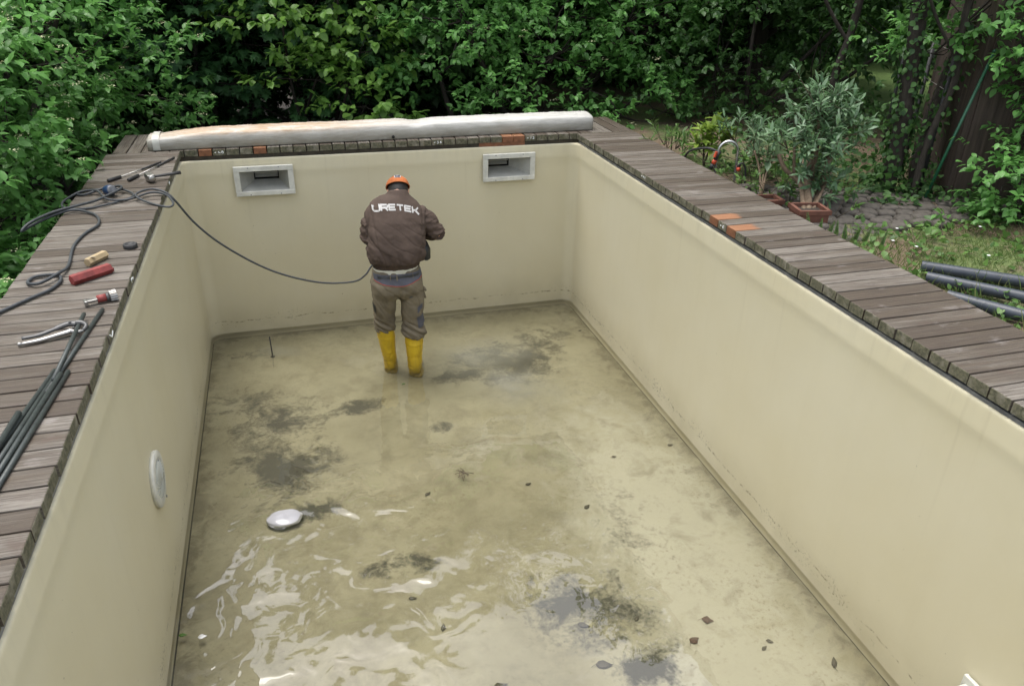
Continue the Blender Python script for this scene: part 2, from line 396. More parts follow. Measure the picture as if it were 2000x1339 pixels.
arc(x1 - rf, y0 + rf, rf, 0, -math.pi / 2)
arc(x0 + rf, y0 + rf, rf, -math.pi / 2, -math.pi)
for yy in np.linspace(y0 + .6, y1 - .5, 12): per.append((x0, yy, 1, 0))
prof = [(-.089, -.045), (-.088, -.004), (-.090, .004), (-.096, .0075), (-.106, .0085), (-.125, .009), (-.16, .0098), (-.19, .0106), (-.195, .0107), (-.207, .0107), (-.222, .0098), (-.238, .0080),
        (-.262, .006), (-.30, .004), (-.366, .003), (-.5, .0), (-.9, -.002), (-1.3, 0), (-1.6, .000), (-1.70, .001), (-1.735, .002), (-1.75, .004), (ZF - .004, .010)]
pv = []; pf = []
for (px, py, nx, nyy) in per:
    for (z, o) in prof: pv.append((px + nx * o, py + nyy * o, z))
K = len(prof); NPR = len(per)
for i in range(NPR):
    j = (i + 1) % NPR
    for k in range(K - 1):
        mx = (per[i][0] + per[j][0]) / 2; my = (per[i][1] + per[j][1]) / 2; zz = (prof[k][0] + prof[k + 1][0]) / 2
        if abs(my - y1) < 1e-3 and any(a < mx < b for a, b in SKO) and SKZ[1] < zz < SKZ[0]: continue
        pf.append((i * K + k, i * K + k + 1, j * K + k + 1, j * K + k))
wallm = MB().add(pv, pf, 0, True)
child(wallm.build('lining_wall', M_WALL), pool)
fb = MB(); nxs, nys = 36, 60
fv = [(x0 + .02 + (x1 - x0 - .04) * i / nxs, y0 + .02 + (y1 - y0 - .04) * j / nys, ZF + .006 * mnoise.noise(Vector((i * .35, j * .35, 3)))) for i in range(nxs + 1) for j in range(nys + 1)]
ff = [(i * (nys + 1) + j, (i + 1) * (nys + 1) + j, (i + 1) * (nys + 1) + j + 1, i * (nys + 1) + j + 1) for i in range(nxs) for j in range(nys)]
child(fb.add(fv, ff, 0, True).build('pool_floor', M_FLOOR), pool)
rail = MB()
zr = -.079
rail.box((W / 2, .022, zr), (W, .012, .018)); rail.box((-.022, (YF) / 2, zr), (.012, -YF, .018)); rail.box((W + .022, YF / 2, zr), (.012, -YF, .018))
child(rail.build('edge_rail', M_RAIL), pool)
# water sheet
wv_ = [(px + nx * .0005, py + nyy * .0005, ZW) for (px, py, nx, nyy) in per]
link('water', MB().add(wv_, [tuple(range(NPR))[::-1]]).mesh('water', M_WATER), kind='structure')

# skimmers -------------------------------------------------------------
for k, (a, b) in enumerate(SK):
    lab = ('white rectangular skimmer opening on the back wall, at the left behind the cable', 'white rectangular skimmer opening on the back wall, right of the man')[k]
    cx, zt, zb = (a + b) / 2, -.150, -.407
    yp = -.024
    t = thing('pool_skimmer', lab, 'skimmer', (cx, .0, (zt + zb) / 2), 'skimmers in the back wall')
    ox0, ox1 = SKO[k]; oz1, oz0 = SKZ
    f = MB()
    f.box((cx, yp, (zt + oz1) / 2), (b - a, .026, zt - oz1), bev=.004); f.box((cx, yp, (zb + oz0) / 2), (b - a, .026, oz0 - zb), bev=.004)
    f.box(((a + ox0) / 2, yp + .001, (oz0 + oz1) / 2), (ox0 - a, .024, oz1 - oz0 + .004)); f.box(((b + ox1) / 2, yp + .001, (oz0 + oz1) / 2), (b - ox1, .024, oz1 - oz0 + .004))
    child(f.build('frame', M_SKIM), t)
    sh = (.015, -.055)[k]
    bx0, bx1, bz0, bz1 = cx + sh - .105, cx + sh + .105, -.315, -.190
    th = MB()
    O = [(ox0, yp, oz0), (ox1, yp, oz0), (ox1, yp, oz1), (ox0, yp, oz1)]; I = [(bx0, .17, bz0), (bx1, .17, bz0), (bx1, .17, bz1), (bx0, .17, bz1)]
    th.add(O + I, [(0, 1, 5, 4), (1, 2, 6, 5), (2, 3, 7, 6), (3, 0, 4, 7)])
    child(th.build('throat', M_SKIMIN), t)
    bxm = MB(); I2 = [(x, .36, z) for x, _, z in I]
    bxm.add(I + I2, [(0, 1, 5, 4), (1, 2, 6, 5), (2, 3, 7, 6), (3, 0, 4, 7), (4, 5, 6, 7)])
    child(bxm.build('inner_box', M_BLACK), t)
    fl = MB(); fl.box((cx + sh, .215, -.285), (.195, .012, .055), rotm(R(-50)), bev=.003); fl.box((cx + sh, .185, -.262), (.20, .008, .008))
    child(fl.build('flap', M_SKIMIN), t)
    for sx in (a + .12, b - .12):
        for sz in (zt - .012, zb + .012): child(MB().lathe([(.005, 0), (.005, .003)], (sx, yp - .013, sz), rotm(R(90)), 8).build('screw', M_RAIL), t)

# underwater lamp in the left wall --------------------------------------
M_LENS = NT('ribbed_lamp_glass').set((0.46, 0.48, 0.45), .2, None, .1, .6)
lamp = thing('pool_light', 'round pool light with white ring and ribbed glass in the left wall', 'pool light', (0, -3.2, -1.0))
q = rotm(0, R(90), 0)
child(MB().lathe([(.154, -.015), (.154, .003), (.149, .008), (.120, .011), (.110, .009), (.100, .004)], (0, -3.2, -1.0), q, 40).build('ring', M_SKIM), lamp)
lens = MB(); ang = np.linspace(0, 2 * np.pi, 96, endpoint=False); V = []
for r, h in ((.104, .004), (.098, .009), (.080, .014), (.055, .017), (.028, .019), (.003, .0195)):
    tw = ang + (1 - r / .104) * 1.0
    hh = h + .0032 * np.sin(ang * 24) * min(1, r / .05)
    V.append(np.stack([np.cos(tw) * r, np.sin(tw) * r, hh], 1))
V = np.concatenate(V) @ q.T + np.array((0, -3.2, -1.0))
lens.add(V, [(i * 96 + j, i * 96 + (j + 1) % 96, (i + 1) * 96 + (j + 1) % 96, (i + 1) * 96 + j) for i in range(5) for j in range(96)], 0, True)
child(lens.build('ribbed_lens', M_LENS), lamp)
for zz in (-.880, -1.120): child(MB().lathe([(.007, 0), (.007, .004)], (.018, -3.2, zz), q, 10).build('screw', M_RAIL), lamp)
# white moulded step low on the right wall
stp = thing('pool_step', 'white plastic foothold on the right pool wall at the bottom corner of the photo', 'step', (W, -5.3, -1.34))
child(MB().box((W - .055, -5.36, -1.335), (.13, .30, .035), bev=.008).build('tread', M_SKIM), stp)
child(MB().box((W - .004, -5.36, -1.36), (.02, .34, .16), bev=.006).build('back_plate', M_SKIM), stp)

# ------------------------------------------------------------------ decks
def board_mesh(name, L, wd=.1015, th=.052, fresh=False):
    bm = bmesh.new(); bmesh.ops.create_cube(bm, size=1.0); bmesh.ops.scale(bm, vec=(L, wd, th), verts=bm.verts)
    top = [e for e in bm.edges if all(v.co.z > 0 for v in e.verts)]
    bmesh.ops.bevel(bm, geom=top, offset=.0045, segments=2, affect='EDGES', profile=.5)
    me = bpy.data.meshes.new(name); bm.to_mesh(me); bm.free()
    me.materials.append(M_WOODFRESH if fresh else M_WOOD); me.materials.append(M_ORANGE if fresh else M_WOODEND)
    for p in me.polygons: p.material_index = 1 if abs(p.normal.x) > .7 else 0
    return me
BR, BL, BB = board_mesh('board', RW), board_mesh('board', LW), board_mesh('board', BW)
BRF, BBF = board_mesh('fresh_board', RW, fresh=True), board_mesh('fresh_board', BW, fresh=True)
def chalk(parent, strokes, flip):
    """chalk strokes on the pool-side end of a board; strokes in board-local (y, z)"""
    m = MB(); L = parent.dimensions.x if parent.dimensions.x > .1 else .58
    half = parent['half']
    for s in strokes: m.tube([(half * flip + .0012 * flip, a, b) for a, b in s], .0034, 5)
    o = m.build('chalk_number', M_CHALK, parent); return o
DIG = {'-': [[(-.45, .0), (.1, .02)]], '4': [[(-.2, .5), (-.35, -.25), (.4, -.15)], [(.3, .1), (.35, -.6)]], '0': [[(-.1, .45), (-.35, .0), (-.2, -.5), (.25, -.5), (.4, 0), (.2, .45), (-.15, .5)]],
       '3': [[(-.3, .45), (.25, .5), (-.05, .05), (.35, -.1), (.2, -.5), (-.4, -.55)]], '6': [[(.2, .6), (-.2, .0), (-.2, -.4), (.15, -.5), (.3, -.2), (0, .0), (-.2, -.15)]],
       '1': [[(-.15, .3), (.1, .55), (.05, -.55)]], '8': [[(.1, .05), (-.2, .3), (.1, .55), (.3, .3), (-.2, -.2), (0, -.5), (.3, -.3), (.1, .05)]]}
def digits(txt, w=.026, h=.016, dirn=1):
    out = []; n = len(txt)
    for i, ch in enumerate(txt):
        cx = (i - (n - 1) / 2) * w * dirn
        for s in DIG[ch]: out.append([(cx + a * w * .8 * dirn, b * h * 1.05) for a, b in s])
    return out
deckR = thing('wooden_deck', 'weathered plank deck along the right side of the pool, bordering the lawn', 'deck', (W + RW / 2, -2.6, -.04), 'decks round the pool')
deckL = thing('wooden_deck', 'weathered plank deck on the left with tools and cable lying on it', 'deck', (-LW / 2, -2.6, -.04), 'decks round the pool')
deckB = thing('wooden_deck', 'plank deck at the far end of the pool under the white rolled cover', 'deck', (W / 2, BW / 2, -.04), 'decks round the pool')
def put(me, parent, loc, rz, half):
    o = link('deck_board', me); o['half'] = half
    j = lambda s: random.uniform(-s, s)
    o.location = (loc[0], loc[1], loc[2] + j(.0014)); o.rotation_euler = (j(.006), j(.002), rz + j(.0025))
    child(o, parent); return o
for k in range(48):
    fresh = k in (23, 25)
    o = put(BRF if fresh else BR, deckR, (W + RW / 2 + random.uniform(-.003, .003), -(k + .5) * P, -.026), 0, RW / 2)
    if k == 24: chalk(o, digits('-6', dirn=-1), -1)
    if k == 13: chalk(o, digits('-11', dirn=-1), -1)
yl = [0.0] + [-(.68 + k) * P for k in range(0, 51)]
for k in range(len(yl) - 1):
    wd = yl[k] - yl[k + 1]
    o = put(BL, deckL, (-LW / 2 + random.uniform(-.004, .004), (yl[k] + yl[k + 1]) / 2, -.026), 0, LW / 2)
    if wd < .1: o.scale = (1, .7, 1)
    if k == 31: chalk(o, [[(-.03, .012), (0, -.012), (.035, .004)]], 1)
    if k == 25: chalk(o, [[(-.02, .012), (-.01, -.012)], [(.0, .010), (.02, -.008), (.028, .006)]], 1)
    if k == 8: chalk(o, [[(-.02, .010), (.0, -.012), (.012, .012)]], 1)
BOFF = -.0831
for i in range(-5, 38):
    xx = BOFF + (i + .5) * P
    if xx < -LW + .03 or xx > W + RW - .03: continue
    fresh = i in (2, 6, 26, 27)
    o = put(BBF if fresh else BB, deckB, (xx, BW / 2 + .004 + random.uniform(-.002, .002), -.026), R(90), BW / 2)
    if i == 3: chalk(o, digits('-40', dirn=-1), -1)
    if i == 20: chalk(o, digits('-36', dirn=-1), -1)
    if i == 28: chalk(o, digits('-13', dirn=-1), -1)
# boards under the edges
child(MB().box((W + RW / 2 + .02, -2.64, -.0705), (RW - .04, 5.28, .034)).build('joist', M_DARKWOOD), deckR)
child(MB().box((-LW / 2 - .02, -2.83, -.0705), (LW - .04, 5.66, .034)).build('joist', M_DARKWOOD), deckL)
xa, xb = BOFF + 24 * P, BOFF + 28 * P
for (a, b, m) in ((-LW + .02, xa - .002, M_DARKWOOD), (xa, xb, M_ORANGE), (xb + .002, W + RW - .02, M_DARKWOOD)):
    child(MB().box(((a + b) / 2, .025, -.0700), (b - a, .03, .034)).build('fascia_board', m), deckB)
child(MB().box((W / 2, .40, -.098), (W + LW + RW - .06, .56, .090)).build('joist', M_DARKWOOD), deckB)

# ------------------------------------------------------------------ rolled pool cover on the back deck
def mat_cover():
    t = NT('dirty_white_tarpaulin'); c = t.co(); s = t.n('SeparateXYZ'); t.l(c, s.inputs[0])
    n = t.noise(t.mapv(c, (3.2, 9, 9)), 1.6, 8, .72, .6); f = t.noise(t.mapv(c, (2, 14, 14)), 2.5, 5, .7)
    st = t.math('MULTIPLY', t.mapr(s.outputs[0], 2.4, .8, .0, 1, True), t.mapr(s.outputs[2], .085, .135, .15, 1, True))
    st = t.math('MULTIPLY', st, t.mapr(n, .36, .50))
    base = t.mix(t.mapr(f, .3, .7), (0.40, 0.39, 0.35), (0.60, 0.595, 0.56))
    base = t.mix(st, base, t.mix(t.mapr(f, .35, .6), (0.36, 0.235, 0.125), (0.50, 0.40, 0.30)))
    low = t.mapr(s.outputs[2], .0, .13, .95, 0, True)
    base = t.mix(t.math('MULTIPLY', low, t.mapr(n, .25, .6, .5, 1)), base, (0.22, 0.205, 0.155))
    scr = t.mapr(t.noise(t.mapv(c, (1, 1, 3), (9, 9, 9)), 5, 7, .75, 1.2), .60, .70, 0, .6)
    base = t.mix(t.math('MULTIPLY', scr, t.mapr(s.outputs[0], 3.3, 3.6)), base, (0.16, 0.13, 0.12))
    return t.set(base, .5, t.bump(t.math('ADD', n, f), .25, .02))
M_COVER = mat_cover()
cov = thing('pool_cover_roll', 'long rolled white tarpaulin pool cover with rusty stains lying on the far deck', 'pool cover', (1.8, .25, 0))
cs = [(.0, .002), (-.006, .03), (-.006, .075), (-.002, .112), (.014, .130), (.06, .141), (.13, .146), (.21, .140), (.28, .118), (.315, .08), (.325, .04), (.31, .002)]
xs = np.concatenate([[-.255, -.25, -.235, -.19], np.linspace(-.14, 3.60, 204), [3.66, 3.70, 3.715, 3.72]])
cv = []
for i, x in enumerate(xs):
    k = 1.0
    if x < -.22: k = (.60, .85, .97)[min(i, 2)]
    if x > 3.69: k = (.97, .90, .65)[[3.70, 3.715, 3.72].index(min([3.70, 3.715, 3.72], key=lambda q: abs(q - x)))]
    squash = 1 - .26 * sstep(.26, -.20, x) * 1.0
    yoff = .035 + .075 * (x / 3.6)
    for j, (yy, zz) in enumerate(cs):
        wob = 0.0 if zz < .01 else .004 * mnoise.noise(Vector((x * 2.1, j * .5, 1))) + .003 * mnoise.noise(Vector((x * 7 + j * 1.5, j * .9, 5))) + .003 * mnoise.noise(Vector((x * 23 - j * 2.2, j * .7, 9)))
        yc, zc = .15, .0
        dip = -.016 * math.exp(-((x - 2.0) / .08) ** 2) if zz > .09 else 0
        cv.append((x, yoff + yc + (yy - yc) * k + wob, .003 + max(0, zz * k * squash + wob + dip)))
m_ = len(cs); cf = [(i * m_ + j, (i + 1) * m_ + j, (i + 1) * m_ + j + 1, i * m_ + j + 1) for i in range(len(xs) - 1) for j in range(m_ - 1)]
cf += [tuple(range(m_)), tuple((len(xs) - 1) * m_ + j for j in range(m_))[::-1]]
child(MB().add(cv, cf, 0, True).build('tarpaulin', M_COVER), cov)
bd = []
for x in (-.205, -.150):
    for j, (yy, zz) in enumerate(cs): bd.append((x, .032 + .15 + (yy - .15) * 1.03, .004 + zz * .765 * 1.05))
child(MB().add(bd, [(j, m_ + j, m_ + j + 1, j + 1) for j in range(m_ - 1)], 0, True).build('end_strap', M_SKIM), cov)
child(MB().lathe([(.014, 0), (.014, .004), (.007, .005)], (1.78, .058, .028), rotm(R(90)), 14).build('eyelet', M_BLACK), cov)
# ------------------------------------------------------------------ foliage
def mat_leaf(name, dark, lite, trans=.30, rough=.42, tip=None):
    t = NT(name); a = t.n('Attribute'); a.attribute_name = 'tone'
    col = t.ramp(a.outputs['Fac'], [(0, dark), (.62, lite), (1, tip or tuple(x * 1.35 for x in lite))])
    col = t.mix(t.mapr(t.noise(t.co(), 60, 3), .3, .7, 0, .25), col, dark)
    t.set(col, rough, spec=.35)
    tl = t.n('BsdfTranslucent'); t.l(t.mix(.5, col, tuple(min(1, x * 1.6) for x in lite)), tl.inputs['Color'])
    ms = t.n('MixShader'); ms.inputs[0].default_value = trans
    t.l(t.p.outputs[0], ms.inputs[1]); t.l(tl.outputs[0], ms.inputs[2]); t.l(ms.outputs[0], t.out.inputs['Surface'])
    return t.m
L_DOG = mat_leaf('dogwood_leaf', (0.046, 0.130, 0.030), (0.138, 0.315, 0.078), .38)
L_LIME = mat_leaf('lime_leaf', (0.070, 0.155, 0.028), (0.185, 0.345, 0.068), .40)
L_MAPLE = mat_leaf('maple_leaf', (0.024, 0.076, 0.028), (0.068, 0.165, 0.054), .30)
L_DARK = mat_leaf('thicket_leaf', (0.026, 0.070, 0.020), (0.076, 0.165, 0.044), .32)
L_IVY = mat_leaf('ivy_leaf', (0.018, 0.055, 0.014), (0.060, 0.135, 0.032), .28, .6)
L_OLE = mat_leaf('oleander_leaf', (0.055, 0.120, 0.050), (0.140, 0.240, 0.115), .26, .40, (0.26, 0.36, 0.24))
L_YEL = mat_leaf('yellow_green_leaf', (0.085, 0.155, 0.025), (0.200, 0.290, 0.045), .35)
L_PALE = mat_leaf('pale_broad_leaf', (0.095, 0.165, 0.085), (0.190, 0.270, 0.150), .25)
L_WEED = mat_leaf('weed_leaf', (0.045, 0.105, 0.022), (0.110, 0.205, 0.050), .35)
L_GRASS = mat_leaf('grass_blade', (0.060, 0.105, 0.024), (0.150, 0.215, 0.062), .32, .5, (0.26, 0.25, 0.10))
M_FLOWER = plain('cream_flower', (0.55, 0.56, 0.33), .7, var=.15)
def mat_bark(name, a, b):
    t = NT(name); c = t.co()
    n = t.noise(t.mapv(c, (9, 9, 2.0)), 3, 6, .7, .5)
    return t.set(t.mix(t.mapr(n, .3, .7), a, b), .9, t.bump(n, .8, .02))
M_BARK = mat_bark('dark_bark', (0.014, 0.011, 0.008), (0.046, 0.037, 0.027)); M_TWIG = mat_bark('brown_twig', (0.045, 0.035, 0.022), (0.13, 0.10, 0.065))
M_STEM = mat_bark('pale_brown_stem', (0.10, 0.070, 0.042), (0.24, 0.175, 0.115))

def nrm(v): return v / (np.linalg.norm(v, axis=-1, keepdims=True) + 1e-12)
# leaf outlines in (along, across, lift): along 0..1, across in half widths
OVATE = (np.array([(0, 0, 0), (.38, 0, .02), (.72, 0, .0), (1, 0, -.06), (.20, .72, .07), (.45, 1, .09), (.76, .62, .04), (.20, -.72, .07), (.45, -1, .09), (.76, -.62, .04)]),
         [(0, 1, 4), (1, 5, 4), (1, 2, 6, 5), (2, 3, 6), (0, 7, 1), (1, 7, 8), (1, 8, 9, 2), (2, 9, 3)])
SIMPLE = (np.array([(0, 0, 0), (.5, 0, .0), (1, 0, -.05), (.36, 1, .07), (.36, -1, .07)]), [(0, 1, 3), (1, 2, 3), (0, 4, 1), (1, 4, 2)])
QUAD = (np.array([(0, 0, 0), (.45, 1, .05), (1, 0, -.05), (.45, -1, .05)]), [(0, 3, 2, 1)])
LANCE = (np.array([(0, 0, 0), (.35, 1, .04), (.35, -1, .04), (.7, .8, .0), (.7, -.8, .0), (1, 0, -.10)]), [(0, 2, 4, 3, 1), (3, 4, 5)])
MAPLE = (np.array([(0, 0, 0), (.30, 0, .02), (.28, .95, 0), (.42, .40, .03), (.62, .98, -.03), (.62, .34, .02), (1, 0, -.08), (.28, -.95, 0), (.42, -.40, .03), (.62, -.98, -.03), (.62, -.34, .02)]),
         [(0, 3, 2), (0, 1, 3), (1, 5, 4, 3), (1, 6, 5), (0, 7, 8), (0, 8, 1), (1, 8, 9, 10), (1, 10, 6)])
BLADE = (np.array([(0, .9, 0), (0, -.9, 0), (.5, .7, .0), (.5, -.7, .0), (1, 0, -.18)]), [(0, 1, 3, 2), (2, 3, 4)])
def leaf_mesh(name, shape, pos, axis, norm, length, width, mat, tone=None):
    """one mesh of many leaves; pos/axis/norm are (N,3), length/width (N,)"""
    S, F = shape; N = len(pos); axis = nrm(axis)
    side = nrm(np.cross(norm, axis)); up = np.cross(axis, side)
    length = np.broadcast_to(length, (N,)); width = np.broadcast_to(width, (N,))
    V = (pos[:, None, :] + S[None, :, 0:1] * (axis * length[:, None])[:, None, :] + S[None, :, 1:2] * (side * width[:, None] * .5)[:, None, :] + S[None, :, 2:3] * (up * length[:, None])[:, None, :])
    k = len(S); V = V.reshape(-1, 3)
    sizes = np.array([len(f) for f in F]); flat = np.concatenate([np.array(f) for f in F])
    loops = (np.arange(N)[:, None] * k + flat[None, :]).reshape(-1)
    tot = np.tile(sizes, N); start = np.concatenate([[0], np.cumsum(tot)[:-1]])
    me = bpy.data.meshes.new(name); me.vertices.add(N * k); me.vertices.foreach_set('co', V.astype(np.float32).ravel())
    me.loops.add(len(loops)); me.loops.foreach_set('vertex_index', loops.astype(np.int32))
    me.polygons.add(len(tot)); me.polygons.foreach_set('loop_start', start.astype(np.int32)); me.polygons.foreach_set('loop_total', tot.astype(np.int32))
    me.update(calc_edges=True); me.polygons.foreach_set('use_smooth', np.ones(len(tot), bool))
    tn = rng.random(N) if tone is None else tone
    at = me.attributes.new('tone', 'FLOAT', 'POINT'); at.data.foreach_set('value', np.repeat(tn, k).astype(np.float32))
    me.materials.append(mat); return me
def rdir(n):
    return nrm(rng.normal(size=(n, 3)))

def shoots_to_leaves(base, d, per, spacing, L, Wd, spread=.75, droop=.25, jit=.25):
    """pairs of leaves along short shoots; returns pos, axis, normal, length, width"""
    n = len(base); d = nrm(d); a = nrm(np.cross(d, np.tile([[0, 0, 1.0]], (n, 1)) + rng.normal(size=(n, 3)) * .25))
    b = np.cross(d, a); Ps = []; As = []; Ns = []; Ls = []; shoot = []
    for i in range(per):
        ph = (i // 2) * (math.pi / 2) * .55 + (i % 2) * math.pi
        out = a * math.cos(ph) + b * math.sin(ph) * .6
        t = (i // 2) * spacing + rng.random(n) * spacing * .5
        Ps.append(base + d * t[:, None]); ax = nrm(out * spread + d * (.45 + .25 * (i // 2) / max(1, per / 2)) + rng.normal(size=(n, 3)) * jit - np.array([0, 0, droop]))
        As.append(ax); Ns.append(nrm(np.array([0, 0, 1.0]) + d * .35 + rng.normal(size=(n, 3)) * .3))
        Ls.append(L * (.65 + .5 * rng.random(n)) * (1.0 if i > 1 else .85)); shoot.append(np.arange(n))
    Ls = np.concatenate(Ls); return np.concatenate(Ps), np.concatenate(As), np.concatenate(Ns), Ls, Ls * (Wd / L) * (.85 + .3 * rng.random(len(Ls))), np.concatenate(shoot)

def shrub(name, label, cat, base, lobes, leaf, shape, L, Wd, clump_d=5.0, shoots=11, per=9, spacing=.035, group=None, flowers=0.0, flat=.45, cr=.24, droop=.25, stem_r=.05, face=None, twigs=True, stems=3, bark=None, outer=(.80, 1.08)):
    """lobes: (x,y,z,rx,ry,rz). Clumps of leafy shoots on the skin of each lobe, carried by limbs from the base"""
    t = thing(name, label, cat, base, group)
    CP = []; CD = []; LB = []
    for li, lo in enumerate(lobes):
        c = np.array(lo[:3]); r = np.array(lo[3:6])
        area = 4 * math.pi * (r[0] * r[1] * r[2]) ** (2 / 3); n = max(6, int(area * clump_d))
        d = rdir(n * 2); d = d[d[:, 2] > -.75][:n]
        if face is not None:                       # thin out the side nobody could see
            keep = (d @ np.array(face) > -.35) | (rng.random(len(d)) < .3); d = d[keep]
        rr = rng.uniform(outer[0], outer[1], len(d))
        CP.append(c + d * r * rr[:, None]); CD.append(nrm(d * np.array([1, 1, .6]) + np.array([0, 0, .35]))); LB.append(np.full(len(d), li))
    CP = np.concatenate(CP); CD = np.concatenate(CD); LB = np.concatenate(LB)
    ok = np.ones(len(CP), bool)                    # keep clear of the decks and the pool
    inpool = (CP[:, 0] > -LW - .12) & (CP[:, 0] < W + RW + .12) & (CP[:, 1] < BW + .22) & (CP[:, 2] > -.6)
    ok &= ~inpool; CP, CD, LB = CP[ok], CD[ok], LB[ok]
    n = len(CP); k = shoots
    off = rng.normal(size=(n, k, 3)) * np.array([1, 1, flat]) * cr * .62
    base_p = (CP[:, None, :] + off).reshape(-1, 3)
    dd = nrm(nrm(CD)[:, None, :] + off / cr * .8 + rng.normal(size=(n, k, 3)) * .3).reshape(-1, 3)
    bad = (base_p[:, 0] > -LW - .04) & (base_p[:, 0] < W + RW + .04) & (base_p[:, 1] < BW + .10) & (base_p[:, 2] > -.3)
    base_p, dd = base_p[~bad], dd[~bad]
    p, a, nn, ll, ww, sh = shoots_to_leaves(base_p, dd, per, spacing, L, Wd, droop=droop)
    ctone = np.repeat(rng.random(n), k)[~bad]
    tone = np.clip(.45 * ctone[sh] + .55 * rng.random(len(p)), 0, 1)
    o = link('crown', leaf_mesh('crown', shape, p, a, nn, ll, ww, leaf, tone)); child(o, t)
    # limbs
    br = MB(); base = np.array(base); roots = []
    for s in range(stems): roots.append(base + np.array([random.uniform(-.25, .25), random.uniform(-.25, .25), -.15]) * (stems > 1))
    for li, lo in enumerate(lobes):
        c = np.array(lo[:3]) + np.array([0, 0, -.25 * lo[5]]); r0 = roots[li % stems]
        mid = (r0 + c) / 2 + np.array([random.uniform(-.2, .2), random.uniform(-.2, .2), .1])
        sp = spline([r0, mid, c], 6); br.tube(sp, np.linspace(stem_r, stem_r * .45, len(sp)), 7)
        if twigs:
            ids = np.where(LB == li)[0]
            for i in ids[::2]:
                m2 = c * .45 + CP[i] * .55 + rng.normal(size=3) * .06 + np.array([0, 0, -.05]); q = spline([c, m2, CP[i] + CD[i] * .08], 3)
                br.tube(q, np.linspace(stem_r * .28, .003, len(q)), 4, cap=False)
    child(br.build('branches', bark or M_BARK), t)
    if flowers > 0:
        sel = rng.random(len(base_p)) < flowers; fp = base_p[sel] + nrm(dd[sel]) * (spacing * per / 2 + .02); m = len(fp); q = 16
        ofs = rng.normal(size=(m, q, 3)) * np.array([.020, .020, .006]); pp = (fp[:, None] + ofs + np.array([0, 0, .02])).reshape(-1, 3)
        o = link('flower_heads', leaf_mesh('flower_heads', QUAD, pp, rdir(len(pp)) * np.array([1, 1, .4]), np.tile([[0, 0, 1.0]], (len(pp), 1)) + rdir(len(pp)) * .4, np.full(len(pp), .012), np.full(len(pp), .012), M_FLOWER)); o['kind'] = 'stuff'; child(o, t)
    return t

TOCAM = tuple(nrm(np.array([-.1, -1.0, .35])))
shrub('dogwood_shrub', 'large dogwood bush with cream flower heads overhanging the left deck', 'shrub', (-1.7, -.4, -1.5),
      [(-1.55, -.55, .55, .80, .95, .75), (-1.35, .85, .75, .75, .80, .80), (-.70, 1.75, .35, .72, .62, .60), (-1.9, -1.3, -.35, .95, .8, .75), (-1.15, .35, -.35, .62, .75, .55), (-1.9, .3, 1.05, .8, .8, .5), (-1.0, 1.5, 1.05, .6, .5, .4)],
      L_DOG, OVATE, .086, .050, clump_d=5.2, shoots=12, per=8, flowers=.26, flat=.5, group='dogwood bushes round the pool', face=(.3, -.9, .3))
shrub('leafy_shrub', 'low dark green bush below the left deck at the photo edge', 'shrub', (-1.5, -3.0, -1.5),
      [(-1.35, -2.35, -.75, .62, .70, .55), (-1.15, -1.5, -.75, .50, .60, .45), (-1.05, -3.05, -.70, .40, .55, .42)],
      L_DOG, OVATE, .070, .040, clump_d=6.0, shoots=12, per=8, face=(.4, -.8, .4))
shrub('dogwood_shrub', 'dense bright green dogwood bush behind the right half of the pool cover', 'shrub', (3.6, 2.1, -.9),
      [(2.85, 1.95, .98, .62, .60, .62), (2.62, 2.15, .35, .42, .45, .40), (3.85, 1.75, .62, .78, .62, .62), (3.55, 1.50, .02, .75, .50, .45), (4.45, 1.20, .02, .62, .50, .42), (4.75, 1.85, .95, .80, .7, .7), (3.5, 2.9, 1.4, 1.2, .6, .5), (5.35, 2.1, 1.0, .8, .6, .5)],
      L_DOG, OVATE, .082, .050, clump_d=5.6, shoots=12, per=8, flowers=.045, flat=.5, group='dogwood bushes round the pool', face=TOCAM)
shrub('lime_tree', 'light green broad-leaved tree hanging over the middle of the pool cover', 'tree', (1.3, 3.1, -1.4),
      [(.95, 2.35, .95, .60, .45, .30), (1.55, 2.20, 1.15, .55, .45, .35), (1.75, 2.25, .55, .45, .40, .28), (1.25, 2.3, .25, .55, .35, .22), (1.75, 2.0, .0, .45, .3, .20), (2.0, 3.1, 1.6, .9, .5, .5), (.75, 3.2, 1.6, .7, .5, .4)],
      L_LIME, OVATE, .105, .076, clump_d=5.4, shoots=8, per=6, spacing=.05, flat=.35, cr=.30, droop=.45, face=TOCAM, stems=2, stem_r=.026)
shrub('maple_tree', 'shaded maple sapling in the dark gap between the left bush and the cover', 'tree', (-.1, 3.6, -1.4),
      [(.0, 3.3, .9, .9, .6, .6), (.5, 3.2, .2, .8, .5, .5), (-.6, 3.4, .2, .8, .6, .6), (.9, 3.3, -.3, .8, .5, .5), (.2, 3.4, 1.8, 1.2, .8, .6), (1.6, 3.2, .7, .8, .5, .6), (1.9, 3.1, .0, .7, .4, .5), (.9, 3.1, .6, .7, .4, .5)],
      L_MAPLE, MAPLE, .12, .13, clump_d=4.6, shoots=9, per=6, spacing=.05, flat=.4, cr=.32, droop=.55, face=TOCAM, stems=2)
shrub('thicket_bush', 'dark green thicket of small leaves filling the shade behind the potted plants', 'shrub', (6.0, 1.0, -.2),
      [(5.6, 1.2, .55, .85, .5, .65), (6.4, .55, .45, .75, .5, .60), (6.9, .0, .9, .6, .5, .6), (5.9, 1.0, 1.4, 1.1, .6, .5), (7.1, .4, 1.6, 1.0, .6, .5), (5.2, 1.1, -.05, .6, .35, .25), (6.2, .2, .05, .6, .35, .3)],
      L_DARK, OVATE, .072, .045, clump_d=4.6, shoots=10, per=7, face=TOCAM, stems=4, stem_r=.03, flat=.5)
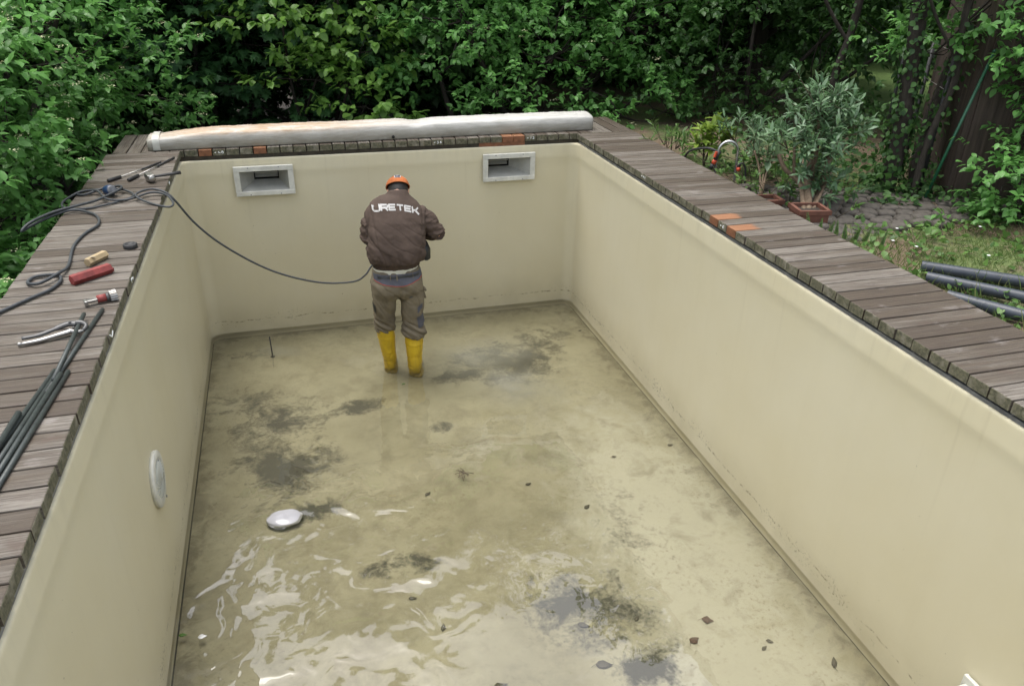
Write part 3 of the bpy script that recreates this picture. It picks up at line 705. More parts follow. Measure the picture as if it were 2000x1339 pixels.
shrub('leafy_shrub', 'bright leafy bush in front of the brown plank hut at the right edge', 'shrub', (6.05, -2.7, -.15),
      [(5.95, -2.75, .10, .32, .30, .28), (6.25, -2.95, .30, .34, .30, .34), (5.78, -2.98, -.02, .26, .26, .18), (6.4, -2.6, .65, .35, .25, .3)],
      L_DOG, OVATE, .066, .040, clump_d=13, shoots=10, per=7, cr=.16, stem_r=.014, twigs=True)
shrub('hanging_branch', 'leafy branch hanging down in front of the plank hut, top right', 'branch', (6.6, -2.2, 1.9),
      [(6.05, -2.35, 1.05, .26, .22, .24), (6.3, -2.5, 1.20, .40, .25, .28), (5.75, -2.0, 1.20, .38, .3, .30), (6.15, -2.45, .72, .22, .15, .2), (5.6, -1.9, .95, .25, .2, .2)],
      L_DOG, OVATE, .070, .042, clump_d=8, shoots=9, per=7, cr=.16, stem_r=.016, stems=1)

# tall woodland trees: they make the shade and the reflections in the water
def tall_tree(name, label, base, h, cr, leaf, shape, L, nlobes, trunk_r, lean=(0, 0), group='tall woodland trees', low=.32, dens=1.0, vis=True):
    base = np.array(base, float); t = thing(name, label, 'tree', tuple(base), group)
    top = base + np.array([lean[0], lean[1], h])
    tr = MB(); sp = spline([base + np.array([0, 0, -.2]), base + np.array([lean[0] * .2 + random.uniform(-.1, .1), lean[1] * .2, h * .35]), base + np.array([lean[0] * .6, lean[1] * .6, h * .7]), top], 6)
    tr.tube(sp, np.linspace(trunk_r * 1.15, trunk_r * .25, len(sp)), 10)
    P0 = []; D0 = []
    for i in range(nlobes):
        f = low + (1 - low) * (i + .5) / nlobes; ang = i * 2.4 + random.random()
        rad = cr * (.55 + .35 * math.sin(math.pi * f)) * random.uniform(.5, .95)
        c = base + np.array([lean[0] * f + math.cos(ang) * rad, lean[1] * f + math.sin(ang) * rad, h * f])
        r = np.array([1, 1, .72]) * cr * random.uniform(.42, .62)
        j = sp[min(len(sp) - 1, int(f * .85 * len(sp)))]
        q = spline([j, (j + c) / 2 + np.array([0, 0, .15]), c], 4); tr.tube(q, np.linspace(trunk_r * .4, .012, len(q)), 6, cap=False)
        n = int(100 * dens * cr * cr); d = rdir(n); P0.append(c + d * r * rng.uniform(.45, 1.05, (n, 1))); D0.append(nrm(d + np.array([0, 0, .3])))
    P0 = np.concatenate(P0); D0 = np.concatenate(D0)
    bad = (P0[:, 0] > -LW - .3) & (P0[:, 0] < W + RW + .3) & (P0[:, 1] < BW + .5); P0, D0 = P0[~bad], D0[~bad]
    p, a, nn, ll, ww, sh = shoots_to_leaves(P0, D0, 6, L * .5, L, L * .68, droop=.35)
    child(link('crown', leaf_mesh('crown', shape, p, a, nn, ll, ww, leaf)), t); child(tr.build('trunk', M_BARK), t); return t
tall_tree('woodland_tree', 'tall dark tree behind the left bush, its crown out of the picture', (-4.6, 2.6, -1.5), 4.4, 2.0, L_MAPLE, SIMPLE, .15, 13, .16, (.5, -.2))
tall_tree('woodland_tree', 'dark tree standing beyond the gap left of the pool cover', (-.9, 5.4, -1.5), 5.74, 2.5, L_MAPLE, MAPLE, .16, 14, .18, (0, -.4), low=.16)
tall_tree('woodland_tree', 'dark tree in deep shade behind the middle of the pool cover', (2.0, 5.0, -1.4), 8.4, 2.1, L_DARK, SIMPLE, .14, 15, .17, (.2, -.6), low=.14)
tall_tree('woodland_tree', 'dark tree behind the bright dogwood bush, right of the man', (4.6, 4.6, -.9), 5.6, 2.4, L_DARK, SIMPLE, .14, 15, .18, (0, -.5), low=.14)
tall_tree('woodland_tree', 'dark tree rising behind the potted plants on the right', (7.1, 2.9, -.3), 5.32, 2.2, L_DARK, SIMPLE, .13, 13, .15, (-.2, -.5), low=.20)
tall_tree('woodland_tree', 'leafy tree overshadowing the plank hut at the right edge', (8.8, -.6, -.2), 3.6, 1.9, L_DARK, SIMPLE, .13, 11, .16, (-.6, -.4), low=.36)
tall_tree('woodland_tree', 'dark tree on the slope at the far left edge', (-5.4, -1.8, -1.5), 3.4, 1.8, L_MAPLE, SIMPLE, .15, 12, .15, (.4, .2), low=.22)
tall_tree('woodland_tree', 'second dark tree behind the left bush near the top left corner', (-2.6, 4.4, -1.5), 4.4, 2.2, L_DARK, SIMPLE, .14, 13, .15, (.3, -.3), low=.16)
tall_tree('woodland_tree', 'far dark tree closing the view behind the cover', (3.2, 8.6, -1.3), 6.02, 2.9, L_DARK, QUAD, .20, 14, .2, low=.10)
tall_tree('woodland_tree', 'far dark tree closing the view at the upper left', (-3.2, 8.2, -1.5), 6.02, 2.9, L_MAPLE, QUAD, .20, 14, .2, low=.10)
tall_tree('woodland_tree', 'far dark tree closing the view behind the thicket', (7.6, 6.8, -.6), 5.74, 2.7, L_DARK, QUAD, .20, 13, .2, low=.12)
tall_tree('woodland_tree', 'sunlit tree beyond the far lawn at the upper right', (13.5, 4.0, -.2), 4.55, 2.4, L_LIME, QUAD, .20, 12, .18, low=.14)
tall_tree('woodland_tree', 'second sunlit tree beyond the far lawn at the upper right', (11.5, 7.0, -.2), 4.55, 2.4, L_LIME, QUAD, .20, 12, .18, low=.14)

# bare trunks with ivy on the right
def ivy_trunk(label, pts, r0, r1, ivy, seed):
    rg = np.random.default_rng(seed); t = thing('ivy_clad_tree', label, 'tree', tuple(pts[0]), 'trunks on the right')
    sp = spline(pts, 8); rr = np.linspace(r0, r1, len(sp)) * (1 + .08 * np.sin(np.arange(len(sp)) * 1.7)); m = MB(); m.tube(sp, rr, 12)
    b0 = sp[int(len(sp) * .55)]; q = spline([b0, b0 + np.array([-.25, .1, .35]), b0 + np.array([-.6, .1, .9])], 5); m.tube(q, np.linspace(r1 * .6, .012, len(q)), 6, cap=False)
    child(m.build('trunk', M_BARK), t)
    n = ivy; i = (rg.random(n) ** 1.25 * (len(sp) - 1)).astype(int); a = rg.random(n) * 6.283
    out = np.stack([np.cos(a), np.sin(a), rg.normal(size=n) * .2], 1)
    p = sp[i] + out * (rr[i] + .01 + .07 * rg.random(n) ** 2)[:, None] + np.array([0, 0, 1.0]) * (rg.random(n)[:, None] - .5) * .12
    ax = nrm(out * .3 + np.array([0, 0, -.8]) + rg.normal(size=(n, 3)) * .45); L = .026 + .03 * rg.random(n)
    child(link('ivy', leaf_mesh('ivy', OVATE, p, ax, nrm(out + np.array([0, 0, .5])), L, L * .8, L_IVY)), t); return t
ivy_trunk('thick ivy-clad trunk between the potted plants and the plank hut', [(5.42, -1.95, -.2), (5.45, -1.92, .4), (5.42, -1.85, 1.2), (5.35, -1.8, 2.4), (5.3, -1.7, 4.6)], .066, .05, 1300, 1)
ivy_trunk('thin crooked stem next to the thick ivy-clad trunk', [(5.52, -2.14, -.2), (5.56, -2.10, .3), (5.66, -2.10, .75), (5.64, -2.05, 1.3), (5.75, -2.0, 2.6)], .028, .020, 160, 2)
ivy_trunk('dark trunk leaning beside the green pole', [(5.68, -1.95, -.2), (5.78, -1.85, .4), (5.98, -1.75, 1.1), (6.05, -1.7, 2.2), (6.1, -1.6, 4.4)], .055, .042, 420, 3)
ivy_trunk('slim dark trunk in the thicket behind the tall potted plant', [(5.75, -.75, -.2), (5.7, -.7, .5), (5.8, -.7, 1.2), (5.8, -.6, 3.0)], .04, .03, 400, 4)

# low ivy and weeds round the trunks
def ground_leaves(name, label, cat, spots, shape, mat, L, Wd, stem=.12, kind=None, group=None, up=.5):
    t = thing(name, label, cat, tuple(spots[0][:3]), group); Ps = []; As = []; Ns = []; Ls = []; st = MB()
    for (x, y, z, r, n, h) in spots:
        a = rng.random(n) * 6.283; q = np.sqrt(rng.random(n)) * r
        p = np.stack([x + np.cos(a) * q, y + np.sin(a) * q, z + rng.random(n) * h], 1); Ps.append(p)
        As.append(nrm(np.stack([np.cos(a), np.sin(a), rng.normal(size=n) * .4 + up * .3], 1) + rng.normal(size=(n, 3)) * .5)); Ns.append(nrm(np.array([0, 0, 1.0]) + rng.normal(size=(n, 3)) * .45)); Ls.append(L * (.6 + .7 * rng.random(n)))
        for i in range(min(8, n // 3)): st.tube([(x + random.uniform(-.02, .02), y + random.uniform(-.02, .02), z - .02), tuple(p[i * 3 % n])], [.003, .0015], 4, cap=False)
    p, a, n_, l = map(np.concatenate, (Ps, As, Ns, Ls))
    o = link('leaves', leaf_mesh('leaves', shape, p, a, n_, l, l * (Wd / L), mat)); child(o, t); child(st.build('stems', M_TWIG), t)
    if kind: t['kind'] = kind
    return t
ground_leaves('ivy_undergrowth', 'low ivy and weeds at the foot of the trunks beyond the cobbles', 'ground cover',
   [(5.25, -1.75, -.15, .30, 170, .22), (5.55, -1.95, -.15, .28, 150, .20), (5.0, -1.45, -.15, .35, 200, .30), (5.35, -2.2, -.15, .16, 60, .10), (5.75, -2.3, -.15, .22, 110, .14), (5.9, -2.75, -.16, .25, 110, .10), (4.9, -1.0, -.15, .4, 220, .35), (5.4, -1.2, -.15, .45, 260, .45), (6.2, -1.2, -.15, .5, 240, .5), (5.0, -2.0, -.13, .10, 24, .05), (5.15, -2.25, -.13, .07, 14, .04)], OVATE, L_IVY, .055, .042, kind='stuff')
ground_leaves('weeds', 'broad-leaved weeds along the outer edge of the right deck', 'weeds',
   [(4.30, -3.15, -.15, .12, 40, .10), (4.36, -3.45, -.15, .07, 20, .06), (4.42, -3.78, -.15, .06, 16, .08), (4.36, -4.10, -.15, .08, 20, .06), (4.55, -3.95, -.15, .05, 12, .08), (4.72, -3.2, -.15, .12, 30, .06), (4.85, -2.95, -.15, .16, 40, .07), (5.15, -2.85, -.15, .16, 46, .07), (5.45, -2.75, -.15, .2, 60, .08), (4.62, -2.78, -.15, .10, 26, .06), (5.5, -3.2, -.15, .2, 46, .05), (5.1, -3.4, -.15, .2, 40, .05)], OVATE, L_WEED, .050, .034, kind='stuff')
# lawn
n = 15000
gxp = 4.12 + rng.random(n) ** 1.25 * 3.6; gyp = -4.9 + rng.random(n) * 2.3
patch = np.array([mnoise.noise(Vector((x * 1.6, y * 1.6, 0))) for x, y in zip(gxp, gyp)])
keep = (patch < .10) | (rng.random(n) < .22); keep &= ~((gyp > -2.85 + .25 * (gxp - 4.3)) & (gxp < 5.9)); gxp, gyp = gxp[keep], gyp[keep]
n = len(gxp); gp = np.stack([gxp, gyp, ground_height(gxp, gyp) - .005], 1); a = rng.random(n) * 6.283
ax = nrm(np.stack([np.cos(a) * .55, np.sin(a) * .55, .6 + .6 * rng.random(n)], 1))
link('grass', leaf_mesh('grass', BLADE, gp, ax, np.stack([-np.sin(a), np.cos(a), np.full(n, .3)], 1), .03 + .045 * rng.random(n) ** 2, np.full(n, .005), L_GRASS), label='short patchy grass on the lawn beside the right deck', cat='grass', kind='stuff')
n = 420; gxp = 4.13 + rng.random(n) ** 2 * .75; gyp = -4.5 + rng.random(n) * 1.7; a = rng.random(n) * 6.283
link('tall_grass', leaf_mesh('tall_grass', BLADE, np.stack([gxp, gyp, np.full(n, -.155)], 1), nrm(np.stack([np.cos(a) * .4, np.sin(a) * .4, np.ones(n)], 1)), np.stack([-np.sin(a), np.cos(a), np.full(n, .3)], 1), .08 + .10 * rng.random(n), np.full(n, .006), L_GRASS), label='longer grass tufts between the grey pipes and the deck edge', cat='grass', kind='stuff')
ds = MB(); M_DAISY = plain('white_petal', (.75, .75, .72), .7, var=.05)
for (x, y, lab) in ((4.55, -3.05, 'tiny white daisy in the grass, left of the near pair'), (4.62, -3.18, 'tiny white daisy in the grass nearest the grey pipes'), (4.95, -3.42, 'tiny white daisy on the bare brown patch'), (5.35, -2.95, 'tiny white daisy below the bush by the hut'), (4.75, -2.85, 'tiny white daisy at the lower edge of the cobbles')):
    t = thing('daisy', lab, 'flower', (x, y, -.15), 'daisies in the lawn')
    child(MB().tube([(x, y, -.15), (x + .01, y, -.085)], .0015, 4).build('stem', M_TWIG), t); child(MB().lathe([(.003, 0), (.012, .004), (.004, .006)], (x + .01, y, -.086), None, 8).build('petals', M_DAISY), t)

# cobbles ---------------------------------------------------------------
cob = link('cobbled_path', None, None, (5.0, -2.3, -.15), label='patch of grey cobblestones between the deck and the trunks', kind='structure')
poly = [(4.15, -1.40), (4.96, -1.70), (5.9, -2.2), (6.15, -2.5), (5.62, -2.66), (4.95, -2.74), (4.3, -2.86), (4.12, -2.75)]
def inside(x, y):
    c = False
    for i in range(len(poly)):
        (xa_, ya_), (xb_, yb_) = poly[i], poly[i - 1]
        if (ya_ > y) != (yb_ > y) and x < (xb_ - xa_) * (y - ya_) / (yb_ - ya_) + xa_: c = not c
    return c
cms = []
for v in range(4):
    bm = bmesh.new(); bmesh.ops.create_cube(bm, size=1.0); bmesh.ops.scale(bm, vec=(.128, .094, .07), verts=bm.verts)
    for q in bm.verts: q.co += Vector((random.uniform(-.008, .008), random.uniform(-.007, .007), random.uniform(-.003, .003)))
    bmesh.ops.bevel(bm, geom=[e for e in bm.edges if any(w.co.z > 0 for w in e.verts)], offset=.026, segments=2, affect='EDGES', profile=.6)
    me = bpy.data.meshes.new('cobblestone'); bm.to_mesh(me); bm.free(); me.materials.append(M_COBBLE)
    for pgn in me.polygons: pgn.use_smooth = True
    cms.append(me)
ca, sa = math.cos(R(-14)), math.sin(R(-14))
for r_ in range(-12, 16):
    for c_ in range(-12, 16):
        u, v = c_ * .140 + (.070 if r_ % 2 else 0), r_ * .108; x, y = 5.0 + u * ca - v * sa, -2.3 + u * sa + v * ca
        if not inside(x, y): continue
        o = link('cobblestone', random.choice(cms)); o.location = (x + random.uniform(-.006, .006), y + random.uniform(-.006, .006), -.146 + random.uniform(-.012, .012)); o.rotation_euler = (random.uniform(-.12, .12), random.uniform(-.12, .12), R(-14) + random.uniform(-.09, .09)); child(o, cob)
child(MB().box((5.1, -2.25, -.175), (.2, .2, .02)).build('bedding', M_GROUND), cob)

# potted plants ----------------------------------------------------------
M_TERRA = plain('terracotta', (0.130, 0.052, 0.032), .75, var=.4, scale=12, bump=.2)
M_SOIL = plain('potting_soil', (0.035, 0.026, 0.018), .95, var=.4, scale=60, bump=.6)
def planter(t, c, dx, dy, h, rz):
    q = rotm(0, 0, rz); c = np.array(c); m = MB(); th = .018
    for (ox, oy, ax_, ay_) in ((0, dy / 2, dx, th), (0, -dy / 2, dx, th), (dx / 2, 0, th, dy - th), (-dx / 2, 0, th, dy - th)):
        m.box(c + q @ np.array([ox, oy, h / 2]), (ax_, ay_, h), q)
        m.box(c + q @ np.array([ox * 1.03, oy * 1.03, h - .014]), (ax_ + (.03 if ax_ > th else .006), ay_ + (.006 if ax_ > th else .02), .030), q)
    child(m.build('planter_box', M_TERRA), t); child(MB().box(c + np.array([0, 0, h - .035]), (dx - th, dy - th, .02), q).build('soil', M_SOIL), t)
def lance_plant(name, label, base, stems, mat, shape, L, Wd, per, tips, cr, group=None, pot=None, stem_mat=None, bunch=12, cat='potted plant'):
    t = thing(name, label, cat, base, group)
    if pot: planter(t, *pot)
    m = MB(); PP = []; DD = []
    for pts, r0, r1 in stems:
        sp = spline(pts, 6); child(MB().tube(sp, np.linspace(r0, r1, len(sp)), 8).build('stem', stem_mat or M_STEM), t)
    for (x, y, z, dx, dy, dz, n) in tips:
        d = nrm(np.array([dx, dy, dz], float)); b = np.array([x, y, z])
        for k in range(n):
            o = rng.normal(size=3) * np.array([1, 1, .7]) * cr; PP.append(b + o); DD.append(nrm(d + o / cr * .5 + rng.normal(size=3) * .15))
            m.tube([tuple(b - d * .08), tuple(b + o), tuple(b + o + DD[-1] * .11)], [.0035, .0028, .0015], 4, cap=False)
    PP = np.array(PP); DD = np.array(DD)
    p, a, nn, ll, ww, sh = shoots_to_leaves(PP, DD, per, .016, L, Wd, spread=.8, droop=.05, jit=.3)
    child(link('leaves', leaf_mesh('leaves', shape, p, a, nn, ll, ww, mat)), t); o = child(m.build('twigs', M_TWIG), t); o['kind'] = 'stuff'; return t
bx, by = 4.56, -2.18; qx, qy = 4.33, -2.47
lance_plant('potted_oleander', 'tall grey-green pruned oleander in a terracotta planter beside the right deck', (bx, by, -.15),
   [([(qx, qy, -.10), (bx - .07, by - .02, .05), (bx - .05, by + .05, .1), (bx - .02, by + .06, .22)], .030, .020), ([(qx - .02, qy + .03, -.07), (bx - .10, by + .03, .04), (bx - .19, by + .12, .14), (bx - .24, by + .16, .24)], .020, .015), ([(bx - .12, by + .1, .1), (bx - .10, by + .2, .35)], .013, .009), ([(bx - .02, by + .02, .05), (bx + .02, by + .08, .30), (bx + .03, by + .14, .48)], .016, .010),
    ([(qx + .02, qy, -.08), (bx + .02, by - .04, .0), (bx + .12, by + .06, .15), (bx + .18, by + .09, .36)], .024, .019), ([(qx + .03, qy + .01, -.08), (bx + .22, by + .1, .16)], .012, .008), ([(qx + .10, qy - .06, -.16), (bx + .09, by - .08, .02)], .010, .008)],
   L_OLE, LANCE, .090, .022, 14,
   [(bx - .06, by + .16, .46, -.2, 0, 1, 7), (bx + .05, by + .14, .58, 0, 0, 1, 8), (bx + .12, by + .12, .55, .3, 0, 1, 8), (bx + .0, by + .10, .42, -.1, -.2, 1, 9), (bx + .14, by + .10, .42, .4, -.1, .8, 8), (bx + .18, by + .08, .28, .6, -.1, .6, 7), (bx + .10, by + .05, .16, .4, -.5, .5, 6), (bx - .20, by + .18, .34, -.5, 0, .8, 6), (bx + .0, by - .02, .04, -.1, -.6, .4, 6), (bx + .12, by - .04, -.02, .5, -.5, .4, 5), (bx + .06, by + .14, .70, .1, 0, 1, 3), (bx - .04, by + .12, .66, -.2, 0, 1, 3), (bx - .10, by + .1, .28, -.4, -.2, .6, 5), (bx + .02, by + .08, .32, .2, -.3, .8, 9), (bx - .16, by + .12, .44, -.4, 0, .9, 6), (bx + .22, by + .1, .46, .7, 0, .7, 5), (bx + .08, by + .02, .24, .2, -.4, .7, 8), (bx - .06, by + .0, .16, -.3, -.4, .6, 6)], .065,
   pot=((qx, qy, -.15), .20, .18, .13, R(-12)))
lance_plant('potted_oleander', 'yellow-green broad-leaved pot plant where the far end of the right deck meets the bushes', (4.40, -.85, -.15),
   [([(4.40, -.85, -.15), (4.38, -.83, .10)], .010, .007), ([(4.40, -.85, -.15), (4.46, -.86, .12)], .009, .006)],
   L_YEL, OVATE, .125, .046, 8, [(4.33, -.82, .04, -.4, -.2, .8, 3), (4.42, -.86, .14, 0, -.2, 1, 4), (4.50, -.90, .08, .5, -.2, .8, 4), (4.47, -.80, .16, .2, 0, 1, 3), (4.38, -.92, -.02, -.1, -.7, .5, 3)], .05, stem_mat=M_TWIG)
lance_plant('oleander_bush', 'narrow-leaved bright green plant at the far corner of the right deck', (4.28, -.45, -.15),
   [([(4.28, -.45, -.15), (4.27, -.45, .05)], .008, .005)], L_WEED, LANCE, .085, .017, 12, [(4.24, -.40, -.02, -.3, -.2, 1, 6), (4.32, -.50, .0, .2, -.3, 1, 6), (4.36, -.60, -.04, .2, -.5, .8, 5), (4.28, -.3, .0, 0, 0, 1, 5)], .05, cat='plant', stem_mat=M_TWIG)
lance_plant('oleander_bush', 'silvery narrow-leaved oleander behind the curved steel pipe', (4.62, -1.05, -.15),
   [([(4.62, -1.05, -.15), (4.58, -1.02, .12)], .010, .006), ([(4.62, -1.05, -.15), (4.70, -1.08, .14)], .010, .006), ([(4.62, -1.05, -.15), (4.64, -1.10, .05), (4.68, -1.2, .10)], .008, .005)],
   L_OLE, LANCE, .098, .020, 12, [(4.56, -1.0, .16, -.3, 0, 1, 5), (4.66, -1.06, .20, 0, 0, 1, 6), (4.76, -1.12, .18, .4, 0, .9, 6), (4.60, -1.12, .04, -.2, -.5, .7, 5), (4.74, -1.2, .04, .3, -.5, .7, 5)], .055, cat='plant')
lance_plant('rubber_plant', 'pale broad-leaved plant between the steel pipe and the tall oleander', (4.48, -1.62, -.15),
   [([(4.36, -1.82, -.12), (4.46, -1.62, .0), (4.46, -1.5, .14)], .010, .007), ([(4.36, -1.84, -.12), (4.50, -1.66, .02), (4.60, -1.6, .14)], .010, .007), ([(4.34, -1.86, -.12), (4.40, -1.76, .02)], .007, .005)],
   L_PALE, OVATE, .140, .062, 4, [(4.46, -1.48, .16, -.2, -.2, 1, 3), (4.58, -1.58, .18, .5, -.1, .9, 3), (4.52, -1.6, .10, .3, -.5, .6, 3)], .05, pot=((4.21, -2.08, -.16), .24, .14, .10, R(-8)))
lance_plant('weedy_shrub', 'low green leafy growth around the pots beside the right deck', (4.55, -1.4, -.15), [([(4.55, -1.4, -.15), (4.5, -1.4, -.02)], .006, .004)],
   L_WEED, OVATE, .060, .034, 8, [(4.40, -1.15, -.06, -.1, -.3, 1, 6), (4.50, -1.35, -.06, 0, -.3, 1, 7), (4.62, -1.5, -.05, .1, -.3, 1, 6), (4.70, -1.75, -.06, .1, -.3, 1, 6), (4.75, -1.35, .0, .1, -.3, 1, 7), (4.85, -1.65, .0, .1, -.3, 1, 7), (4.62, -2.45, -.10, .3, -.6, .7, 3), (4.45, -2.1, -.06, 0, -.3, 1, 6), (4.38, -1.9, -.05, 0, -.3, 1, 6), (4.52, -1.85, .02, 0, -.3, 1, 6), (4.34, -1.6, -.05, 0, -.3, 1, 5)], .09, cat='plant', stem_mat=M_TWIG)
# fern-like fronds by the deck edge
fern = thing('fern', 'small upright fern fronds at the deck edge in front of the cobbles', 'fern', (4.30, -2.78, -.15)); Ps = []; As = []; Ns = []; Ls = []; fs = MB()
for k in range(9):
    b = np.array([4.22 + .035 * k, -2.66 - .045 * k, -.15]); d = nrm(np.array([random.uniform(-.35, .35), random.uniform(-.35, .1), 1.0])); h = random.uniform(.12, .19)
    fs.tube([tuple(b), tuple(b + d * h)], [.003, .001], 4, cap=False); s_ = nrm(np.cross(d, np.array([.3, -1, .2])))
    for j in range(14):
        f = .15 + .85 * j / 14
        for sg in (-1, 1): Ps.append(b + d * h * f); As.append(s_ * sg + d * .45); Ns.append(np.array([.3, -1, .4])); Ls.append(.045 * (1.05 - f * .8))
Ls = np.array(Ls); child(link('fronds', leaf_mesh('fronds', SIMPLE, np.array(Ps), np.array(As), np.array(Ns), Ls, Ls * .38, L_WEED)), fern); child(fs.build('stalks', M_TWIG), fern)
# ------------------------------------------------------------------ the man in the pool (back to the camera, head bowed)
M_SKIN = plain('skin', (0.46, 0.25, 0.17), .5, var=.12, scale=20)
M_HAIR = plain('dark_hair', (0.018, 0.014, 0.011), .6, var=.5, scale=140, bump=.5)
def mat_cloth(name, col, var=.18, scale=7, weave=420):
    t = NT(name); c = t.co(); n = t.noise(c, scale, 5, .6); w = t.noise(c, weave, 2)
    a = tuple(x * (1 - var) for x in col); b = tuple(min(1, x * (1 + var)) for x in col)
    return t.set(t.mix(t.mapr(n, .3, .7), a, b), .9, t.bump(t.math('ADD', w, t.math('MULTIPLY', n, 2)), .25, .003), spec=.2)
M_SWEAT = mat_cloth('brown_sweatshirt', (0.082, 0.060, 0.048)); M_TROUS = mat_cloth('taupe_work_trousers', (0.185, 0.158, 0.112), .20)
M_GREYCL = mat_cloth('blue_grey_cloth', (0.105, 0.108, 0.128)); M_SHIRT = mat_cloth('white_shirt', (0.62, 0.61, 0.52), .08)
M_CAP = mat_cloth('orange_cap', (0.43, 0.140, 0.050), .22); M_NAVY = mat_cloth('navy_badge', (0.035, 0.040, 0.065)); M_PRINT = mat_cloth('white_print', (0.50, 0.49, 0.47), .08)
M_RED = plain('red_piping', (0.45, 0.06, 0.04), .6); M_TOOL = plain('black_tool_plastic', (0.022, 0.024, 0.026), .45, var=.4, scale=25)
def mat_boot():
    t = NT('yellow_rubber'); c = t.co(); n = t.noise(c, 16, 6, .7); v = t.noise(t.mapv(c, (30, 30, 5)), 1, 5, .7)
    col = t.mix(t.mapr(n, .3, .7), (0.52, 0.34, 0.012), (0.66, 0.46, 0.020))
    col = t.mix(t.mapr(v, .52, .72, 0, .55), col, (0.23, 0.15, 0.02)); s = t.n('SeparateXYZ'); t.l(c, s.inputs[0])
    col = t.mix(t.math('MULTIPLY', t.mapr(s.outputs[2], -1.72, -1.55, .75, 0), t.mapr(n, .3, .6)), col, (0.16, 0.12, 0.045))
    return t.set(col, .5, t.bump(v, .2, .004))
M_BOOT = mat_boot()

def remeshed(mb, voxel, smooth=6):
    """fuse overlapping shapes into one continuous surface"""
    me = mb.mesh('tmp', M_SKIN); o = bpy.data.objects.new('tmp', me); COL.objects.link(o)
    r = o.modifiers.new('r', 'REMESH'); r.mode = 'VOXEL'; r.voxel_size = voxel
    s = o.modifiers.new('s', 'SMOOTH'); s.iterations = smooth; s.factor = .5
    bpy.context.view_layer.update(); dg = bpy.context.evaluated_depsgraph_get()
    out = bpy.data.meshes.new_from_object(o.evaluated_get(dg)); bpy.data.objects.remove(o, do_unlink=True)
    out.materials.clear(); out.polygons.foreach_set('use_smooth', [True] * len(out.polygons)); return out
def displace(me, fn):
    n = len(me.vertices); co = np.zeros(n * 3, np.float32); no = np.zeros(n * 3, np.float32)
    me.vertices.foreach_get('co', co); me.vertices.foreach_get('normal', no); co = co.reshape(-1, 3); no = no.reshape(-1, 3)
    d = np.array([fn(Vector(c), Vector(q)) for c, q in zip(co, no)], np.float32); co += no * d[:, None]
    me.vertices.foreach_set('co', co.ravel()); me.update()
def bvh(me): return BVHTree.FromPolygons([v.co.copy() for v in me.vertices], [tuple(p.vertices) for p in me.polygons])
def drape(tree, x, z, off, y0=-2.0):
    """a point on the back of a garment, a little proud of it"""
    h = tree.ray_cast(Vector((x, y0, z)), Vector((0, 1, 0)))
    if h[0] is None:
        h = tree.find_nearest(Vector((x, -1.05, z)))
    return tuple(h[0] + (h[1] if h[1].y < .2 else -h[1]) * off)
def limb(m, pts, rad, per=5, sides=14):
    sp = spline(pts, per); r = np.interp(np.linspace(0, 1, len(sp)), np.linspace(0, 1, len(rad)), rad); m.tube(sp, r, sides)

man = thing('person', 'man in brown sweatshirt, orange cap and yellow rubber boots standing in the pool, back turned', 'person', (1.60, -1.05, ZF))
EL, WL_, SHL = (1.405, -.965, -.575), (1.545, -.70, -.640), (1.452, -.965, -.335)
ER, WR, SHR = (1.965, -.985, -.560), (1.800, -.735, -.635), (1.845, -.955, -.385)
HC = np.array([1.677, -.835, -.205]); HQ = rotm(R(-38), 0, R(-6))       # head centre and bow
def hd(v): return HC + HQ @ np.array(v, float)
# body: one continuous figure under the clothes
b = MB()
b.loft([(1.605, -1.04, -.86, .16, .11), (1.61, -1.04, -.70, .165, .12), (1.63, -1.01, -.50, .185, .125), (1.648, -.98, -.34, .19, .12), (1.655, -.95, -.25, .13, .09), (1.662, -.92, -.215, .06, .06)], 20)
b.tube([(1.660, -.935, -.25), (1.668, -.885, -.20), tuple(HC)], [.062, .058, .055], 12)
hv = []; hf = []; nu, nv = 24, 16                                          # head with a jaw, nose and brow
for i in range(nv + 1):
    th = math.pi * i / nv
    for j in range(nu):
        ph = 2 * math.pi * j / nu; x_, y_, z_ = .076 * math.sin(th) * math.cos(ph), .096 * math.sin(th) * math.sin(ph), .118 * math.cos(th)
        if z_ < 0: x_ *= 1 - .28 * (-z_ / .118); y_ = y_ * (1 - .10 * (-z_ / .118)) + .012 * (-z_ / .118)
        hv.append(hd((x_, y_, z_)))
hf = [(i * nu + j, i * nu + (j + 1) % nu, (i + 1) * nu + (j + 1) % nu, (i + 1) * nu + j) for i in range(nv) for j in range(nu)]
b.add(hv, hf, 0, True)
b.tube([hd((0, .085, .02)), hd((0, .112, -.02)), hd((0, .095, -.038))], [.010, .016, .012], 8)
for s in (-1, 1): b.lathe([(.004, -.008), (.026, -.006), (.030, 0), (.022, .007), (.004, .008)], hd((s * .080, -.008, -.012)), HQ @ rotm(0, R(90), 0) @ np.diag([1, .62, 1]), 14)
limb(b, [SHL, EL], [.055, .042]); limb(b, [EL, WL_], [.042, .028]); limb(b, [SHR, ER], [.055, .042]); limb(b, [ER, WR], [.042, .028])
for hip, knee, ank, toe in (((1.50, -1.04, -.92), (1.488, -1.0, -1.33), (1.508, -.975, -1.68), (1.548, -.80, -1.728)), ((1.70, -1.05, -.92), (1.715, -1.07, -1.37), (1.712, -1.10, -1.69), (1.765, -.935, -1.730))):
    limb(b, [hip, knee], [.085, .055]); limb(b, [knee, ank], [.052, .036]); limb(b, [ank, ((ank[0] + toe[0]) / 2, (ank[1] + toe[1]) / 2, -1.720), toe], [.034, .034, .024])
